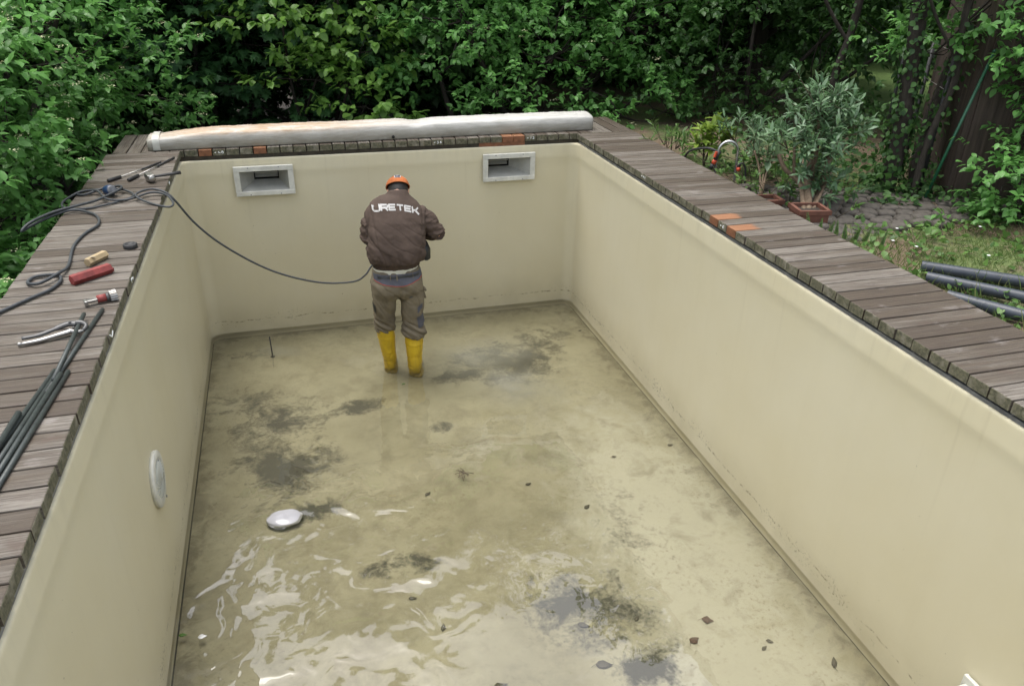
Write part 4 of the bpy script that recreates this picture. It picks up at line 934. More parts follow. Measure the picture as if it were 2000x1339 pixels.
# hands closed round the tool in front of the belly
TC = np.array([1.690, -.655, -.690])
for (wr, s) in ((WL_, -1), (WR, 1)):
    wr = np.array(wr); palm = wr * .35 + (TC + np.array([s * .055, 0, .02])) * .65
    limb(b, [wr, palm], [.027, .033], 3, 10)
    for k, ln in enumerate((.070, .080, .076, .062)):
        o = palm + np.array([-s * .008, .022 - .0, .040 - k * .024]); f1 = o + np.array([-s * .018, .034, -.004]); f2 = f1 + np.array([-s * .036, .010, -.004]) * (ln / .08); f3 = f2 + np.array([-s * .018, -.022, -.002]) * (ln / .08)
        b.tube([palm, o, f1, f2, f3], [.012, .0105, .0098, .0092, .0078], 8)
    th = palm + np.array([-s * .010, -.022, .034]); b.tube([palm, th, th + np.array([-s * .028, -.002, .016]), th + np.array([-s * .050, .012, .014])], [.014, .012, .0105, .0085], 8)
bm_ = remeshed(b, .0075, 3); bm_.name = 'body'; bm_.materials.append(M_SKIN); child(link('body', bm_), man)
# sweatshirt
s = MB()
s.loft([(1.607, -1.045, -.806, .190, .130, 2.3), (1.607, -1.047, -.765, .192, .134, 2.3), (1.606, -1.052, -.745, .226, .162, 2.4), (1.607, -1.052, -.70, .238, .172, 2.5), (1.612, -1.045, -.60, .236, .170, 2.5, -.03), (1.622, -1.025, -.48, .228, .160, 2.5, -.08),
        (1.640, -.995, -.37, .226, .150, 2.5, -.16, .06), (1.650, -.970, -.29, .208, .130, 2.4, -.20, .10), (1.656, -.950, -.235, .150, .105, 2.2, -.16, .0), (1.662, -.925, -.205, .092, .088, 2.0, -.08, -.20), (1.665, -.905, -.182, .078, .078, 2.0, -.05, -.40)], 36)
limb(s, [(1.50, -.965, -.30), (1.428, -.968, -.42), EL], [.085, .080, .068], 6, 18); limb(s, [EL, (1.455, -.84, -.625), WL_], [.067, .062, .042], 6, 18)
limb(s, [(1.79, -.96, -.355), (1.895, -.97, -.455), ER], [.086, .084, .074], 6, 18); limb(s, [ER, (1.905, -.86, -.605), WR], [.073, .066, .042], 6, 18)
sm = remeshed(s, .0072, 5)
def folds(c, q):
    v = 0.0; x, y, z = c
    arm = x < 1.385 or x > 1.86 or y > -.86
    if not arm:
        dx = x - 1.62; k = sstep(-.30, -.45, z) * sstep(-.80, -.74, z)
        v += k * .011 * mnoise.noise(Vector((x * 9 + dx * z * 9 + 3, y * 4, z * 2.2)))
        v += k * .008 * mnoise.noise(Vector(((x + z * .8) * 16, 2, (z - x) * 3.5)))
        v += sstep(-.62, -.70, z) * .018 * mnoise.noise(Vector((x * 17, y * 12, z * 5 + 9)))
    else:
        v += .014 * mnoise.noise(Vector((x * 7, y * 9, z * 26))) + .009 * mnoise.noise(Vector(((x + z) * 24, y * 10, 4)))
    def crease(p, w, d):
        q_ = abs(mnoise.noise(p)); return -d * max(0.0, 1 - q_ / w) ** 1.5
    if not arm:
        dx = x - 1.62; kk = sstep(-.33, -.42, z)
        v += kk * crease(Vector((x * 7.5 - dx * (z + .75) * 14 + 1.3, y * 3, z * 1.6 + 2)), .16, .0052)
        v += kk * crease(Vector(((x * .8 + z) * 8.5 + 7, 3, (x - z) * 2.2)), .13, .0038)
        v += sstep(-.64, -.70, z) * crease(Vector((x * 13, y * 9, z * 4 + 5)), .2, .006)
    else:
        v += crease(Vector((x * 6 + 3, y * 7, z * 19)), .18, .005) + crease(Vector(((x - z) * 15, y * 9, 8)), .15, .004)
    v += .0012 * mnoise.noise(Vector((x * 45, y * 45, z * 45)))
    if -.812 < z < -.76 and not arm: v += .0014 * math.sin(math.atan2(y + 1.05, x - 1.607) * 130)
    if x > 1.80 and z > -.47: v -= .006 * math.exp(-((x - 1.835 - (z + .35) * .12) / .010) ** 2)
    if x < 1.46 and z > -.60: v -= .005 * math.exp(-((x - 1.432 + (z + .35) * .10) / .010) ** 2)
    return v
displace(sm, folds); sm.materials.append(M_SWEAT); sw = child(link('sweatshirt', sm), man); T_S = bvh(sm)
# lettering across the shoulders
GL = {'U': [[(0, 1), (0, .22), (.16, 0), (.84, 0), (1, .22), (1, 1)]], 'R': [[(0, 0), (0, 1)], [(0, .88), (.86, .88), (1, .76), (1, .58), (.86, .46), (.1, .46)], [(.62, .46), (1, 0)]], 'E': [[(0, 0), (0, 1)], [(0, .89), (1, .89)], [(0, .5), (.9, .5)], [(0, .11), (1, .11)]],
      'T': [[(0, .89), (1, .89)], [(.5, .89), (.5, 0)]], 'K': [[(0, 0), (0, 1)], [(.12, .46), (.45, .5), (1, 1)], [(.42, .5), (1, 0)]]}
let = MB(); tx0, tx1 = 1.442, 1.806
def tz(x): u = (x - 1.60) / .18; return -.283 - .010 * u - .022 * u * u - (.012 * max(0, u) ** 2)
cw = (tx1 - tx0) / 6; hgt = .042
for i, ch in enumerate('URETEK'):
    for st in GL[ch]:
        pts = [];
        for (a0, b0), (a1, b1) in zip(st[:-1], st[1:]):
            for f in np.linspace(0, 1, 6): pts.append((a0 + (a1 - a0) * f, b0 + (b1 - b0) * f))
        P2 = np.array([(tx0 + (i + .09 + .80 * a) * cw, bb) for a, bb in pts]); P2 = np.stack([P2[:, 0], [tz(x) + hgt * bb for x, bb in P2]], 1)
        T2 = np.gradient(P2, axis=0); T2 /= np.linalg.norm(T2, axis=1)[:, None] + 1e-9; N2 = np.stack([-T2[:, 1], T2[:, 0]], 1)
        half = .0058; V = []
        for p2, n2 in zip(P2, N2):
            for sg in (-1, 1): q2 = p2 + n2 * half * sg; V.append(drape(T_S, q2[0], q2[1], .0022))
        let.add(V, [(2 * k, 2 * k + 1, 2 * k + 3, 2 * k + 2) for k in range(len(P2) - 1)], 0, True)
let.build('back_lettering', M_PRINT, sw)
# shirt tail, belt line and trousers
child(MB().loft([(1.597, -1.046, -.800, .182, .128, 2.3), (1.597, -1.050, -.838, .180, .131, 2.3), (1.594, -1.050, -.842, .176, .128, 2.3)], 36, cap=False).build('shirt_tail', M_SHIRT), man)
tr = MB()
tr.loft([(1.603, -1.045, -.815, .190, .132, 2.4), (1.603, -1.047, -.86, .198, .142, 2.5), (1.602, -1.055, -.93, .212, .155, 2.6), (1.602, -1.055, -1.00, .212, .150, 2.7), (1.602, -1.05, -1.06, .206, .125, 2.8)], 32)
tr.loft([(1.497, -1.045, -1.00, .106, .125, 2.3), (1.493, -1.04, -1.12, .101, .112, 2.2), (1.489, -1.02, -1.22, .090, .098, 2.1), (1.488, -1.005, -1.285, .088, .094, 2.1), (1.487, -1.0, -1.335, .090, .094, 2.1), (1.487, -.998, -1.378, .086, .088, 2.1)], 24)
tr.loft([(1.707, -1.055, -1.00, .106, .125, 2.3), (1.712, -1.06, -1.12, .102, .112, 2.2), (1.714, -1.065, -1.24, .094, .100, 2.1), (1.715, -1.07, -1.32, .096, .098, 2.1), (1.716, -1.073, -1.375, .102, .100, 2.1), (1.718, -1.075, -1.415, .096, .092, 2.1)], 24)
tm = remeshed(tr, .0075, 4)
def tfold(c, q):
    x, y, z = c; low = sstep(-1.20, -1.30, z); v = .004 * mnoise.noise(Vector((x * 10, y * 10, z * 6)))
    v += low * .024 * mnoise.noise(Vector((x * 5, y * 6, z * 34 + x * 20))) + (1 - low) * .010 * mnoise.noise(Vector((x * 18 + z * 9, y * 8, z * 10)))
    v -= low * .012 * max(0.0, 1 - abs(mnoise.noise(Vector((x * 4 + 2, y * 5, z * 24 + x * 14)))) / .2) ** 1.5 + (1 - low) * .005 * max(0.0, 1 - abs(mnoise.noise(Vector((x * 13 + z * 8, y * 6, z * 8 + 3)))) / .15)
    v -= .012 * math.exp(-((x - 1.602) / .014) ** 2) * sstep(-.92, -1.0, z); return v
displace(tm, tfold); tm.materials.append(M_TROUS); tro = child(link('work_trousers', tm), man); T_T = bvh(tm)
def patch(name, mat, fn, nu_=18, nv_=6, off=.004, parent=None):
    V = [drape(T_T, *fn(i / nu_, j / nv_), off) for i in range(nu_ + 1) for j in range(nv_ + 1)]
    return MB().add(V, [(i * (nv_ + 1) + j, (i + 1) * (nv_ + 1) + j, (i + 1) * (nv_ + 1) + j + 1, i * (nv_ + 1) + j + 1) for i in range(nu_) for j in range(nv_)], 0, True).build(name, mat, parent or tro)
lowz = lambda u: -.885 - .040 * math.sin(math.pi * u)
patch('waist_yoke', M_GREYCL, lambda u, v: (1.412 + u * .382, -.832 + v * (lowz(u) + .832)), 26, 8)
pp = [drape(T_T, 1.412 + u * .382, lowz(u), .005) for u in np.linspace(0, 1, 30)]; MB().tube(pp, .0022, 5).build('red_piping', M_RED, tro)
for bx_ in (1.535, 1.585, 1.715): patch('belt_loop', M_TROUS, lambda u, v, b=bx_: (b + .008 * (u - .5), -.835 - .042 * v), 2, 4, .008)
patch('leather_belt', M_TOOL, lambda u, v: (1.44 + u * .33, -.846 - .020 * v), 20, 2, .0062)
patch('knee_patch', M_GREYCL, lambda u, v: (1.735 + .058 * u + .014 * v, -1.225 - .10 * v + .012 * u), 5, 8, .005)
patch('thigh_pocket', M_GREYCL, lambda u, v: (1.742 + .045 * u, -1.150 - .045 * v + .04 * u), 4, 4, .005)
patch('side_pocket', M_TOOL, lambda u, v: (1.395 + .018 * u, -1.10 - .07 * v - .02 * u), 3, 4, .005)
patch('logo_patch', M_GREYCL, lambda u, v: (1.678 + .026 * u, -1.035 - .012 * v + .006 * u), 3, 2, .004)
fl = MB(); fl.box((1.822, -1.03, -1.075), (.018, .05, .085), rotm(0, R(-14), 0), bev=.004); fl.box((1.828, -1.04, -1.035), (.016, .06, .030), rotm(0, R(-40), 0), bev=.004); child(fl.build('cargo_pocket', M_TROUS), man)
# boots
def boot(cx, cy, top, ax_, ay_, toe, r):
    m = MB()
    m.loft([(cx, cy, top - .012, .066 * r, .070 * r), (cx, cy, top, .0745 * r, .078 * r), (cx, cy, top - .03, .0735 * r, .078 * r), (cx + (ax_ - cx) * .25, cy + (ay_ - cy) * .25, top - .07, .072 * r, .078 * r), (cx + (ax_ - cx) * .26, cy + (ay_ - cy) * .26, top - .076, .076 * r, .082 * r), (cx + (ax_ - cx) * .28, cy + (ay_ - cy) * .28, top - .084, .0715 * r, .077 * r),
            (cx + (ax_ - cx) * .6, cy + (ay_ - cy) * .6, top - .19, .063 * r, .072 * r), (ax_, ay_, top - .29, .055 * r, .068 * r), (ax_, ay_ + .005, ZF + .07, .052 * r, .068 * r), (ax_, ay_ + .005, ZF + .03, .050, .062), (ax_, ay_ + .005, ZF + .004, .050, .062)], 26)
    d = np.array([toe[0] - ax_, toe[1] - ay_]); L = np.linalg.norm(d); d /= L; s_ = np.array([d[1], -d[0]]); V = []; seg = 18
    for f, w, h in ((-.20, .045, .055), (0, .050, .095), (.25, .046, .090), (.5, .047, .078), (.75, .046, .066), (.93, .036, .055), (1.02, .018, .035)):
        for a in np.linspace(0, 2 * math.pi, seg, endpoint=False):
            c_, q_ = math.cos(a), math.sin(a); px_ = w * math.copysign(abs(c_) ** .8, c_); pz_ = h / 2 + h / 2 * math.copysign(abs(q_) ** .7, q_)
            V.append((ax_ + d[0] * L * f + s_[0] * px_, ay_ + d[1] * L * f + s_[1] * px_, ZF + .012 + pz_))
    F = [(i * seg + j, i * seg + (j + 1) % seg, (i + 1) * seg + (j + 1) % seg, (i + 1) * seg + j) for i in range(6) for j in range(seg)] + [tuple(range(seg))[::-1], tuple(6 * seg + j for j in range(seg))]
    m.add(V, F, 0, True)
    bmr = remeshed(m, .006, 2); displace(bmr, lambda c, q: -.006 * sstep(ZF + .05, ZF + .10, c.z) * sstep(ZF + .26, ZF + .16, c.z) * max(0.0, 1 - abs(mnoise.noise(Vector((c.x * 9, c.y * 9, c.z * 26)))) / .25) + .0015 * mnoise.noise(c * 30))
    bo = link('rubber_boot', bmr); bo.data.materials.append(M_BOOT); child(bo, man)
    so = MB(); so.loft([(ax_ + d[0] * .085, ay_ + d[1] * .085, ZF + .002, .052, .15, 2.6), (ax_ + d[0] * .085, ay_ + d[1] * .085, ZF + .022, .055, .153, 2.6)], 24); so.build('sole', M_BOOT, bo); return bo
boot(1.487, -1.0, -1.352, 1.512, -.985, (1.560, -.765), 1.02); boot(1.718, -1.075, -1.388, 1.708, -1.105, (1.775, -.895), 1.05)
# cap and hair
cap = MB(); V = []; nu, nv = 32, 10
CQ = HQ @ rotm(R(-2), 0, 0); cc = HC + HQ @ np.array([0, .0, .018])
for i in range(nv + 1):
    th = (math.pi / 2) * (1 - i / nv)
    for j in range(nu):
        ph = 2 * math.pi * j / nu; V.append(cc + CQ @ np.array([.0925 * math.cos(th) ** .80 * math.cos(ph), .112 * math.cos(th) ** .80 * math.sin(ph), .014 + .080 * math.sin(th) ** .9]))
F = [(i * nu + j, (i + 1) * nu + j, (i + 1) * nu + (j + 1) % nu, i * nu + (j + 1) % nu) for i in range(nv) for j in range(nu)]
cpm = MB().add(V, F, 0, True); 
ring = [tuple(cc + CQ @ np.array([.0935 * math.cos(a), .113 * math.sin(a), .014])) for a in np.linspace(0, 2 * math.pi, 40)]
cpm.tube(ring, .0045, 6, cap=False)
for sa_ in np.linspace(0, 2 * math.pi, 6, endpoint=False): cpm.tube([tuple(cc + CQ @ np.array([.0935 * math.cos(th) ** .8 * math.cos(sa_), .113 * math.cos(th) ** .8 * math.sin(sa_), .0145 + .0805 * math.sin(th) ** .9])) for th in np.linspace(0, 1.5, 14)], .0016, 4, cap=False)
cpm.lathe([(.008, 0), (.007, .004), (.002, .006)], cc + CQ @ np.array([0, 0, .093]), CQ, 10); cp = child(cpm.build('cap', M_CAP), man)
vis = MB(); VV = []
for i in range(7):
    f = i / 6
    for a in np.linspace(R(25), R(155), 16): VV.append(cc + CQ @ np.array([(.089 + .0 * f) * math.cos(a), .108 * math.sin(a) + .075 * f * math.sin(a) ** .7, .014 - .022 * f - .02 * math.cos(a) ** 2]))
VV2 = [v + CQ @ np.array([0, 0, -.004]) for v in VV]
fs_ = [(i * 16 + j, i * 16 + j + 1, (i + 1) * 16 + j + 1, (i + 1) * 16 + j) for i in range(6) for j in range(15)]
vis.add(VV, fs_, 0, True).add(VV2, [f[::-1] for f in fs_], 0, True).build('visor', M_CAP).parent = cp
def on_cap(x_, th, off): return tuple(cc + CQ @ np.array([x_, -(.112 + off) * math.cos(th) ** .80 * math.sqrt(max(.05, 1 - (x_ / .0885) ** 2)), .014 + (.080 + off) * math.sin(th) ** .9]))
for nm, hw, t0, t1, off, m in (('badge_border', .026, .42, .98, .0025, M_PRINT), ('badge', .021, .48, .92, .0045, M_NAVY), ('badge_mark', .015, .66, .75, .0062, M_PRINT)):
    V = [on_cap(-hw + 2 * hw * i / 6, t0 + (t1 - t0) * j / 6, off) for i in range(7) for j in range(7)]
    MB().add(V, [(i * 7 + j, (i + 1) * 7 + j, (i + 1) * 7 + j + 1, i * 7 + j + 1) for i in range(6) for j in range(6)], 0, True).build(nm, m).parent = cp
hr = []
for i in range(11):
    th = R(40) + R(104) * i / 10
    for j in range(25):
        ph = math.pi + math.pi * j / 24 * 1.0; k = 1 + .012 * math.sin(j * 7.3 + i * 3.1)
        hr.append(hd((.0815 * math.sin(th) * math.cos(ph) * k, .1015 * math.sin(th) * math.sin(ph) * k, .118 * math.cos(th))))
child(MB().add(hr, [(i * 25 + j, i * 25 + j + 1, (i + 1) * 25 + j + 1, (i + 1) * 25 + j) for i in range(10) for j in range(24)], 0, True).build('hair', M_HAIR), man)

def raise_waist(ob):
    me = ob.data; n = len(me.vertices); co = np.zeros(n * 3, np.float32); me.vertices.foreach_get('co', co); co = co.reshape(-1, 3); z = co[:, 2]
    co[:, 2] = z + .048 * sstep(-1.70, -1.05, z) * (1 - sstep(-.72, -.40, z)); me.vertices.foreach_set('co', co.ravel()); me.update()
for ob in man.children_recursive:
    if ob.type == 'MESH': raise_waist(ob)

# ------------------------------------------------------------------ what he holds and the cable
tool = thing('hand_drill', 'black hand-held power tool half hidden in front of the man', 'power tool', tuple(TC))
child(MB().loft([(TC[0], TC[1], TC[2] - .10, .030, .034), (TC[0], TC[1], TC[2] - .02, .034, .040), (TC[0], TC[1], TC[2] + .08, .036, .044), (TC[0], TC[1], TC[2] + .12, .026, .030)], 18).build('motor_housing', M_TOOL), tool)
child(MB().tube([TC + np.array([0, .0, -.09]), TC + np.array([0, .02, -.22])], [.020, .012], 14).build('chuck', M_RAIL), tool)
child(MB().tube([TC + np.array([-.07, -.01, .0]), TC + np.array([.11, -.01, -.0])], .015, 12).build('side_handle', M_TOOL), tool)
bagm = MB(); bagm.loft([(1.868, -.93, -.770, .020, .040, 2.2), (1.866, -.93, -.755, .040, .055, 2.3), (1.862, -.925, -.68, .046, .055, 2.3), (1.855, -.915, -.62, .030, .045, 2.2)], 20)
bag = thing('tool_pouch', 'black pouch hanging at the right hip of the man', 'pouch', (1.866, -.93, -.77)); child(bagm.build('pouch_body', M_TOOL), bag)
child(MB().tube([(1.855, -.915, -.63), (1.80, -.95, -.60), (1.74, -.98, -.72)], .008, 6).build('strap', M_TOOL), bag)
M_CABLE = plain('black_rubber_cable', (0.040, 0.045, 0.048), .55, var=.3, scale=40)
cb = thing('power_cable', 'black power cable looped over the left deck and hanging across the pool to the man', 'cable', (-.3, -1.3, 0))
Zc = .0105
path = [(-.70, -3.42, Zc), (-.508, -3.135, Zc), (-.413, -2.996, Zc), (-.345, -2.90, Zc), (-.325, -2.78, Zc), (-.37, -2.70, Zc), (-.46, -2.71, Zc), (-.475, -2.79, Zc), (-.41, -2.83, .020), (-.345, -2.72, .024), (-.330, -2.58, Zc), (-.364, -2.277, Zc), (-.346, -2.059, Zc), (-.300, -1.90, Zc), (-.330, -1.74, Zc), (-.396, -1.640, .014), (-.50, -1.585, .020), (-.60, -1.66, .012), (-.69, -1.78, -.004), (-.73, -1.86, -.012), (-.69, -1.80, .02), (-.60, -1.66, .032), (-.48, -1.545, .034), (-.39, -1.44, .030), (-.31, -1.30, .035), (-.265, -1.20, .040), (-.30, -1.12, .034), (-.40, -1.11, .016), (-.50, -1.12, .012), (-.55, -1.18, Zc), (-.50, -1.21, Zc), (-.42, -1.17, .026), (-.35, -1.14, .040)]
child(MB().tube(spline(path, 7), .0085, 8).build('cable_run', M_CABLE), cb)
p2 = [(-.34, -1.15, .030), (-.25, -1.19, .022), (-.185, -1.27, Zc), (-.20, -1.36, Zc), (-.31, -1.47, Zc), (-.43, -1.54, Zc), (-.56, -1.50, Zc), (-.60, -1.38, .012), (-.58, -1.25, .012), (-.52, -1.17, .024), (-.42, -1.20, .030), (-.33, -1.40, .026), (-.22, -1.42, .018), (-.15, -1.38, .022), (-.08, -1.31, .026), (-.02, -1.31, .024), (.05, -1.40, .020), (.095, -1.56, .012), (.06, -1.60, .006), (-.06, -1.50, .012), (-.15, -1.40, .034), (-.12, -1.32, .044), (-.05, -1.28, .042), (.03, -1.32, .022), (.083, -1.35, -.032), (.174, -1.316, -.203), (.316, -1.271, -.383), (.537, -1.207, -.585), (.745, -1.153, -.722), (1.008, -1.089, -.834), (1.251, -1.035, -.871), (1.36, -.93, -.865), (1.44, -.80, -.83), (1.60, -.70, -.76), tuple(TC + np.array([0, 0, -.05]))]
child(MB().tube(spline(p2, 7), .0075, 8).build('cable_run', M_CABLE), cb)
M_BLUE = plain('blue_plastic', (0.014, 0.038, 0.095), .4, var=.3)
pl = thing('cable_coupling', 'round dark blue cable coupling lying in the coils on the left deck', 'coupling', (-.335, -1.235, .0))
child(MB().lathe([(.010, -.040), (.030, -.038), (.036, -.025), (.036, .018), (.033, .030), (.026, .036), (.008, .037)], (-.335, -1.235, .038), aim((.55, -.75, .25)), 24).build('housing', M_BLUE), pl)
child(MB().lathe([(.030, 0), (.030, .004), (.020, .006)], np.array((-.335, -1.235, .038)) + .0365 * nrm(np.array((.55, -.75, .25))), aim((.55, -.75, .25)), 20).build('socket_face', M_RAIL), pl)
# ------------------------------------------------------------------ tools on the left deck
M_STEEL = plain('scuffed_steel', (0.34, 0.33, 0.31), .38, .9, .25, 35, .1); M_CHROME = plain('chrome', (0.10, 0.10, 0.098), .45, .5, .12, 30)
M_GRIP = plain('black_grip', (0.028, 0.028, 0.028), .6, var=.3); M_ROD = plain('green_grey_rod', (0.042, 0.050, 0.046), .45, .15, .3, 25)
M_REDP = plain('faded_red_plastic', (0.20, 0.035, 0.030), .6, var=.35, scale=22, bump=.1); M_BEIGE = plain('pale_wood_block', (0.34, 0.26, 0.145), .7, var=.2, scale=20); M_PAPER = plain('paper_label', (.62, .58, .46), .8)
for (a, g, e, lab) in (((-.405, -.885), (-.335, -.795), (-.105, -.389), 'long thin steel probe with black handle, nearer the outer deck edge'), ((-.268, -.900), (-.218, -.780), (-.020, -.257), 'long thin steel probe with black handle, pointing at the deck corner')):
    t = thing('steel_probe', lab, 'tool', (a[0], a[1], 0), 'steel probes on the left deck')
    child(MB().tube([(a[0], a[1], .014), (a[0] * .9 + g[0] * .1, a[1] * .9 + g[1] * .1, .014), (g[0], g[1], .014)], [.011, .013, .012], 12).build('handle', M_GRIP), t)
    child(MB().tube([(g[0], g[1], .014), (e[0], e[1], .008)], [.0045, .0045], 8).build('shaft', M_STEEL), t)
    m_ = ((g[0] + e[0]) / 2, (g[1] + e[1]) / 2); child(MB().tube([(m_[0], m_[1], .011), (e[0], e[1], .0095)], .0075, 8).build('sleeve', M_GRIP), t)
t = thing('club_hammer', 'heavy club hammer with grey head on the left deck, handle over the pool edge', 'hammer', (-.12, -.93, 0))
h0, h1 = np.array([-.118, -.928, .034]), np.array([.082, -.845, .036]); hz = math.atan2(h1[1] - h0[1], h1[0] - h0[0]); q = rotm(0, 0, hz)
hm = MB(); hm.box(h0, (.048, .085, .048), q, bev=.006); hm.lathe([(.020, -.062), (.025, -.058), (.024, -.04), (.024, .04), (.025, .058), (.020, .062)], h0, q @ rotm(R(90), 0, 0), 8); child(hm.build('head', M_STEEL), t)
child(MB().tube([h0, h0 * .75 + h1 * .25, h0 * .3 + h1 * .7, h1], [.011, .011, .014, .0155], 12, flat=.85).build('handle', M_GRIP), t)
t = thing('rubber_puck', 'small black rubber cap lying near the pool edge of the left deck', 'puck', (-.06, -2.34, 0)); child(MB().lathe([(.036, 0), (.038, .004), (.038, .022), (.034, .026), (.026, .026), (.024, .020)], (-.06, -2.34, .0), None, 24).build('puck_body', M_GRIP), t)
def hexbar(a, b, r, m, nm, t):
    a, b = np.array(a), np.array(b); d = nrm(b - a); child(MB().tube([a, a + d * .004, b - d * .004, b], [r * .9, r, r, r * .9], 6, smooth=False).build(nm, m), t)
t = thing('wood_block', 'pale hexagonal wooden block with a paper label on the left deck', 'block', (-.20, -2.52, 0)); hexbar((-.235, -2.595, .022), (-.165, -2.475, .022), .024, M_BEIGE, 'block_body', t); child(MB().box((-.206, -2.575, .0455), (.020, .024, .002), rotm(R(-6), R(30), R(60))).build('label', M_PAPER), t)
t = thing('red_case', 'faded red hexagonal plastic case on the left deck', 'case', (-.18, -2.78, 0)); hexbar((-.262, -2.845, .025), (-.105, -2.705, .025), .028, M_REDP, 'case_body', t); child(MB().box((-.103, -2.703, .014), (.02, .02, .018), rotm(0, 0, R(42))).build('lug', M_REDP), t)
t = thing('torch', 'chrome torch with red band and ribbed head on the left deck', 'torch', (-.09, -3.11, 0)); a, b = np.array([-.140, -3.135, .022]), np.array([-.012, -3.085, .026]); d = nrm(b - a)
child(MB().tube([a + d * .045, a + d * .085], .0185, 16).build('red_band', M_REDP), t); child(MB().tube([a + d * .085, a + d * .098], .020, 16).build('collar', M_CHROME), t)
hd_ = MB(); ng = 14; ang = np.linspace(0, 2 * np.pi, 56, endpoint=False); uu = nrm(np.cross(d, [0, 0, 1.0])); vv = np.cross(d, uu); V = []
for f, r in ((.098, .017), (.102, .024), (.132, .027), (.134, .022)): rr = r * (1 + .07 * np.sign(np.sin(ang * ng))); V.append(a + d * f + np.cos(ang)[:, None] * uu * rr[:, None] + np.sin(ang)[:, None] * vv * rr[:, None])
hd_.add(np.concatenate(V), [(i * 56 + j, i * 56 + (j + 1) % 56, (i + 1) * 56 + (j + 1) % 56, (i + 1) * 56 + j) for i in range(3) for j in range(56)] + [tuple(3 * 56 + j for j in range(56))]); child(hd_.build('ribbed_head', M_STEEL), t)
child(MB().box(a + d * .022, (.052, .026, .014), rotm(0, 0, math.atan2(d[1], d[0])), bev=.003).box(a + np.array([-.004, -.006, -.003]), (.016, .034, .026), rotm(0, 0, math.atan2(d[1], d[0])), bev=.004).build('clamp_body', M_STEEL), t)
# locking pliers
t = thing('locking_pliers', 'steel locking pliers gripping a thin rod on the left deck', 'pliers', (-.21, -3.45, 0))
child(MB().tube(spline([(-.335, -3.478, .020), (-.27, -3.462, .022), (-.215, -3.435, .030), (-.165, -3.405, .036), (-.130, -3.410, .034)], 5), [.010] * 5 + [.011] * 6 + [.015] * 5 + [.016] * 5, 10, flat=.8).build('upper_handle', M_CHROME), t)
child(MB().tube(spline([(-.328, -3.520, .014), (-.26, -3.500, .014), (-.19, -3.470, .018), (-.140, -3.450, .022)], 5), np.linspace(.009, .015, 16), 10, flat=.8).build('lower_handle', M_STEEL), t)
child(MB().lathe([(.006, -.012), (.010, -.008), (.006, .008)], (-.330, -3.521, .014), rotm(0, R(90), R(10)), 12).build('adjusting_screw', M_STEEL), t)
child(MB().tube(spline([(-.150, -3.408, .034), (-.115, -3.402, .036), (-.090, -3.425, .030), (-.098, -3.455, .022)], 5), np.linspace(.014, .007, 16), 10).build('jaw', M_CHROME), t)
child(MB().tube(spline([(-.155, -3.450, .022), (-.120, -3.468, .022), (-.098, -3.455, .020)], 5), np.linspace(.012, .006, 11), 10).build('jaw', M_STEEL), t)
for (x, y, z) in ((-.155, -3.415, .047), (-.185, -3.442, .040), (-.135, -3.45, .036)): child(MB().lathe([(.005, 0), (.005, .003), (.002, .005)], (x, y, z), None, 10).build('rivet', M_CHROME), t)
# thin rods
rods = [((-.062, -3.214), (-.135, -3.98), .010, 'thin grey-green rod reaching farthest towards the pool edge'), ((-.122, -3.296), (-.122, -3.905), .030, 'short rod gripped by the pliers, lying on top of the bundle'),
        ((-.143, -3.795), (-.245, -4.75), .010, 'outermost rod of the bundle, away from the pool'), ((-.090, -3.817), (-.165, -4.85), .010, 'rod of the bundle nearest the pool edge'),
        ((-.128, -3.82), (-.215, -4.80), .011, 'second rod from the outer side of the bundle'), ((-.105, -3.86), (-.190, -4.82), .026, 'rod lying on top in the middle of the bundle'), ((-.185, -4.14), (-.232, -4.78), .028, 'paler rod tip lying low in the bundle')]
for i, (a, b, z, lab) in enumerate(rods):
    t = thing('thin_rod', lab, 'rod', (a[0], a[1], 0), 'rods on the left deck'); A, B = np.array([*a, z]), np.array([*b, .010 if i != 1 else .024]); d = nrm(B - A)
    child(MB().tube([A, B], .0095 if i < 6 else .011, 10).build('rod_shaft', M_ROD), t); child(MB().lathe([(.0045, -.0005), (.0045, .0008)], A, aim(-d), 10).build('hollow_end', M_BLACK), t)
# ------------------------------------------------------------------ right of the deck
M_PVC = plain('dark_grey_pvc', (0.036, 0.044, 0.056), .42, var=.2, scale=14)
for a, b, lab in (((4.46, -3.42, -.120), (5.35, -4.24, -.105), 'dark grey plastic pipe farthest from the deck'), ((4.36, -3.575, -.120), (5.15, -4.57, -.105), 'dark grey plastic pipe in the middle of the three'), ((4.27, -3.83, -.120), (4.75, -4.62, -.115), 'dark grey plastic pipe closest to the deck edge')):
    t = thing('plastic_pipe', lab, 'pipe', a, 'pipes lying in the grass'); A, B = np.array(a) + np.array([0, 0, .012]), np.array(b) + np.array([0, 0, .012]); d = nrm(B - A)
    child(MB().tube([A, B], .034, 20, cap=False).tube([A + d * .001, B], .030, 20, cap=False).build('pipe_wall', M_PVC), t); child(MB().lathe([(.0295, -.002), (.0295, .002)], A + d * .06, aim(d), 16).build('dark_bore', M_BLACK), t)
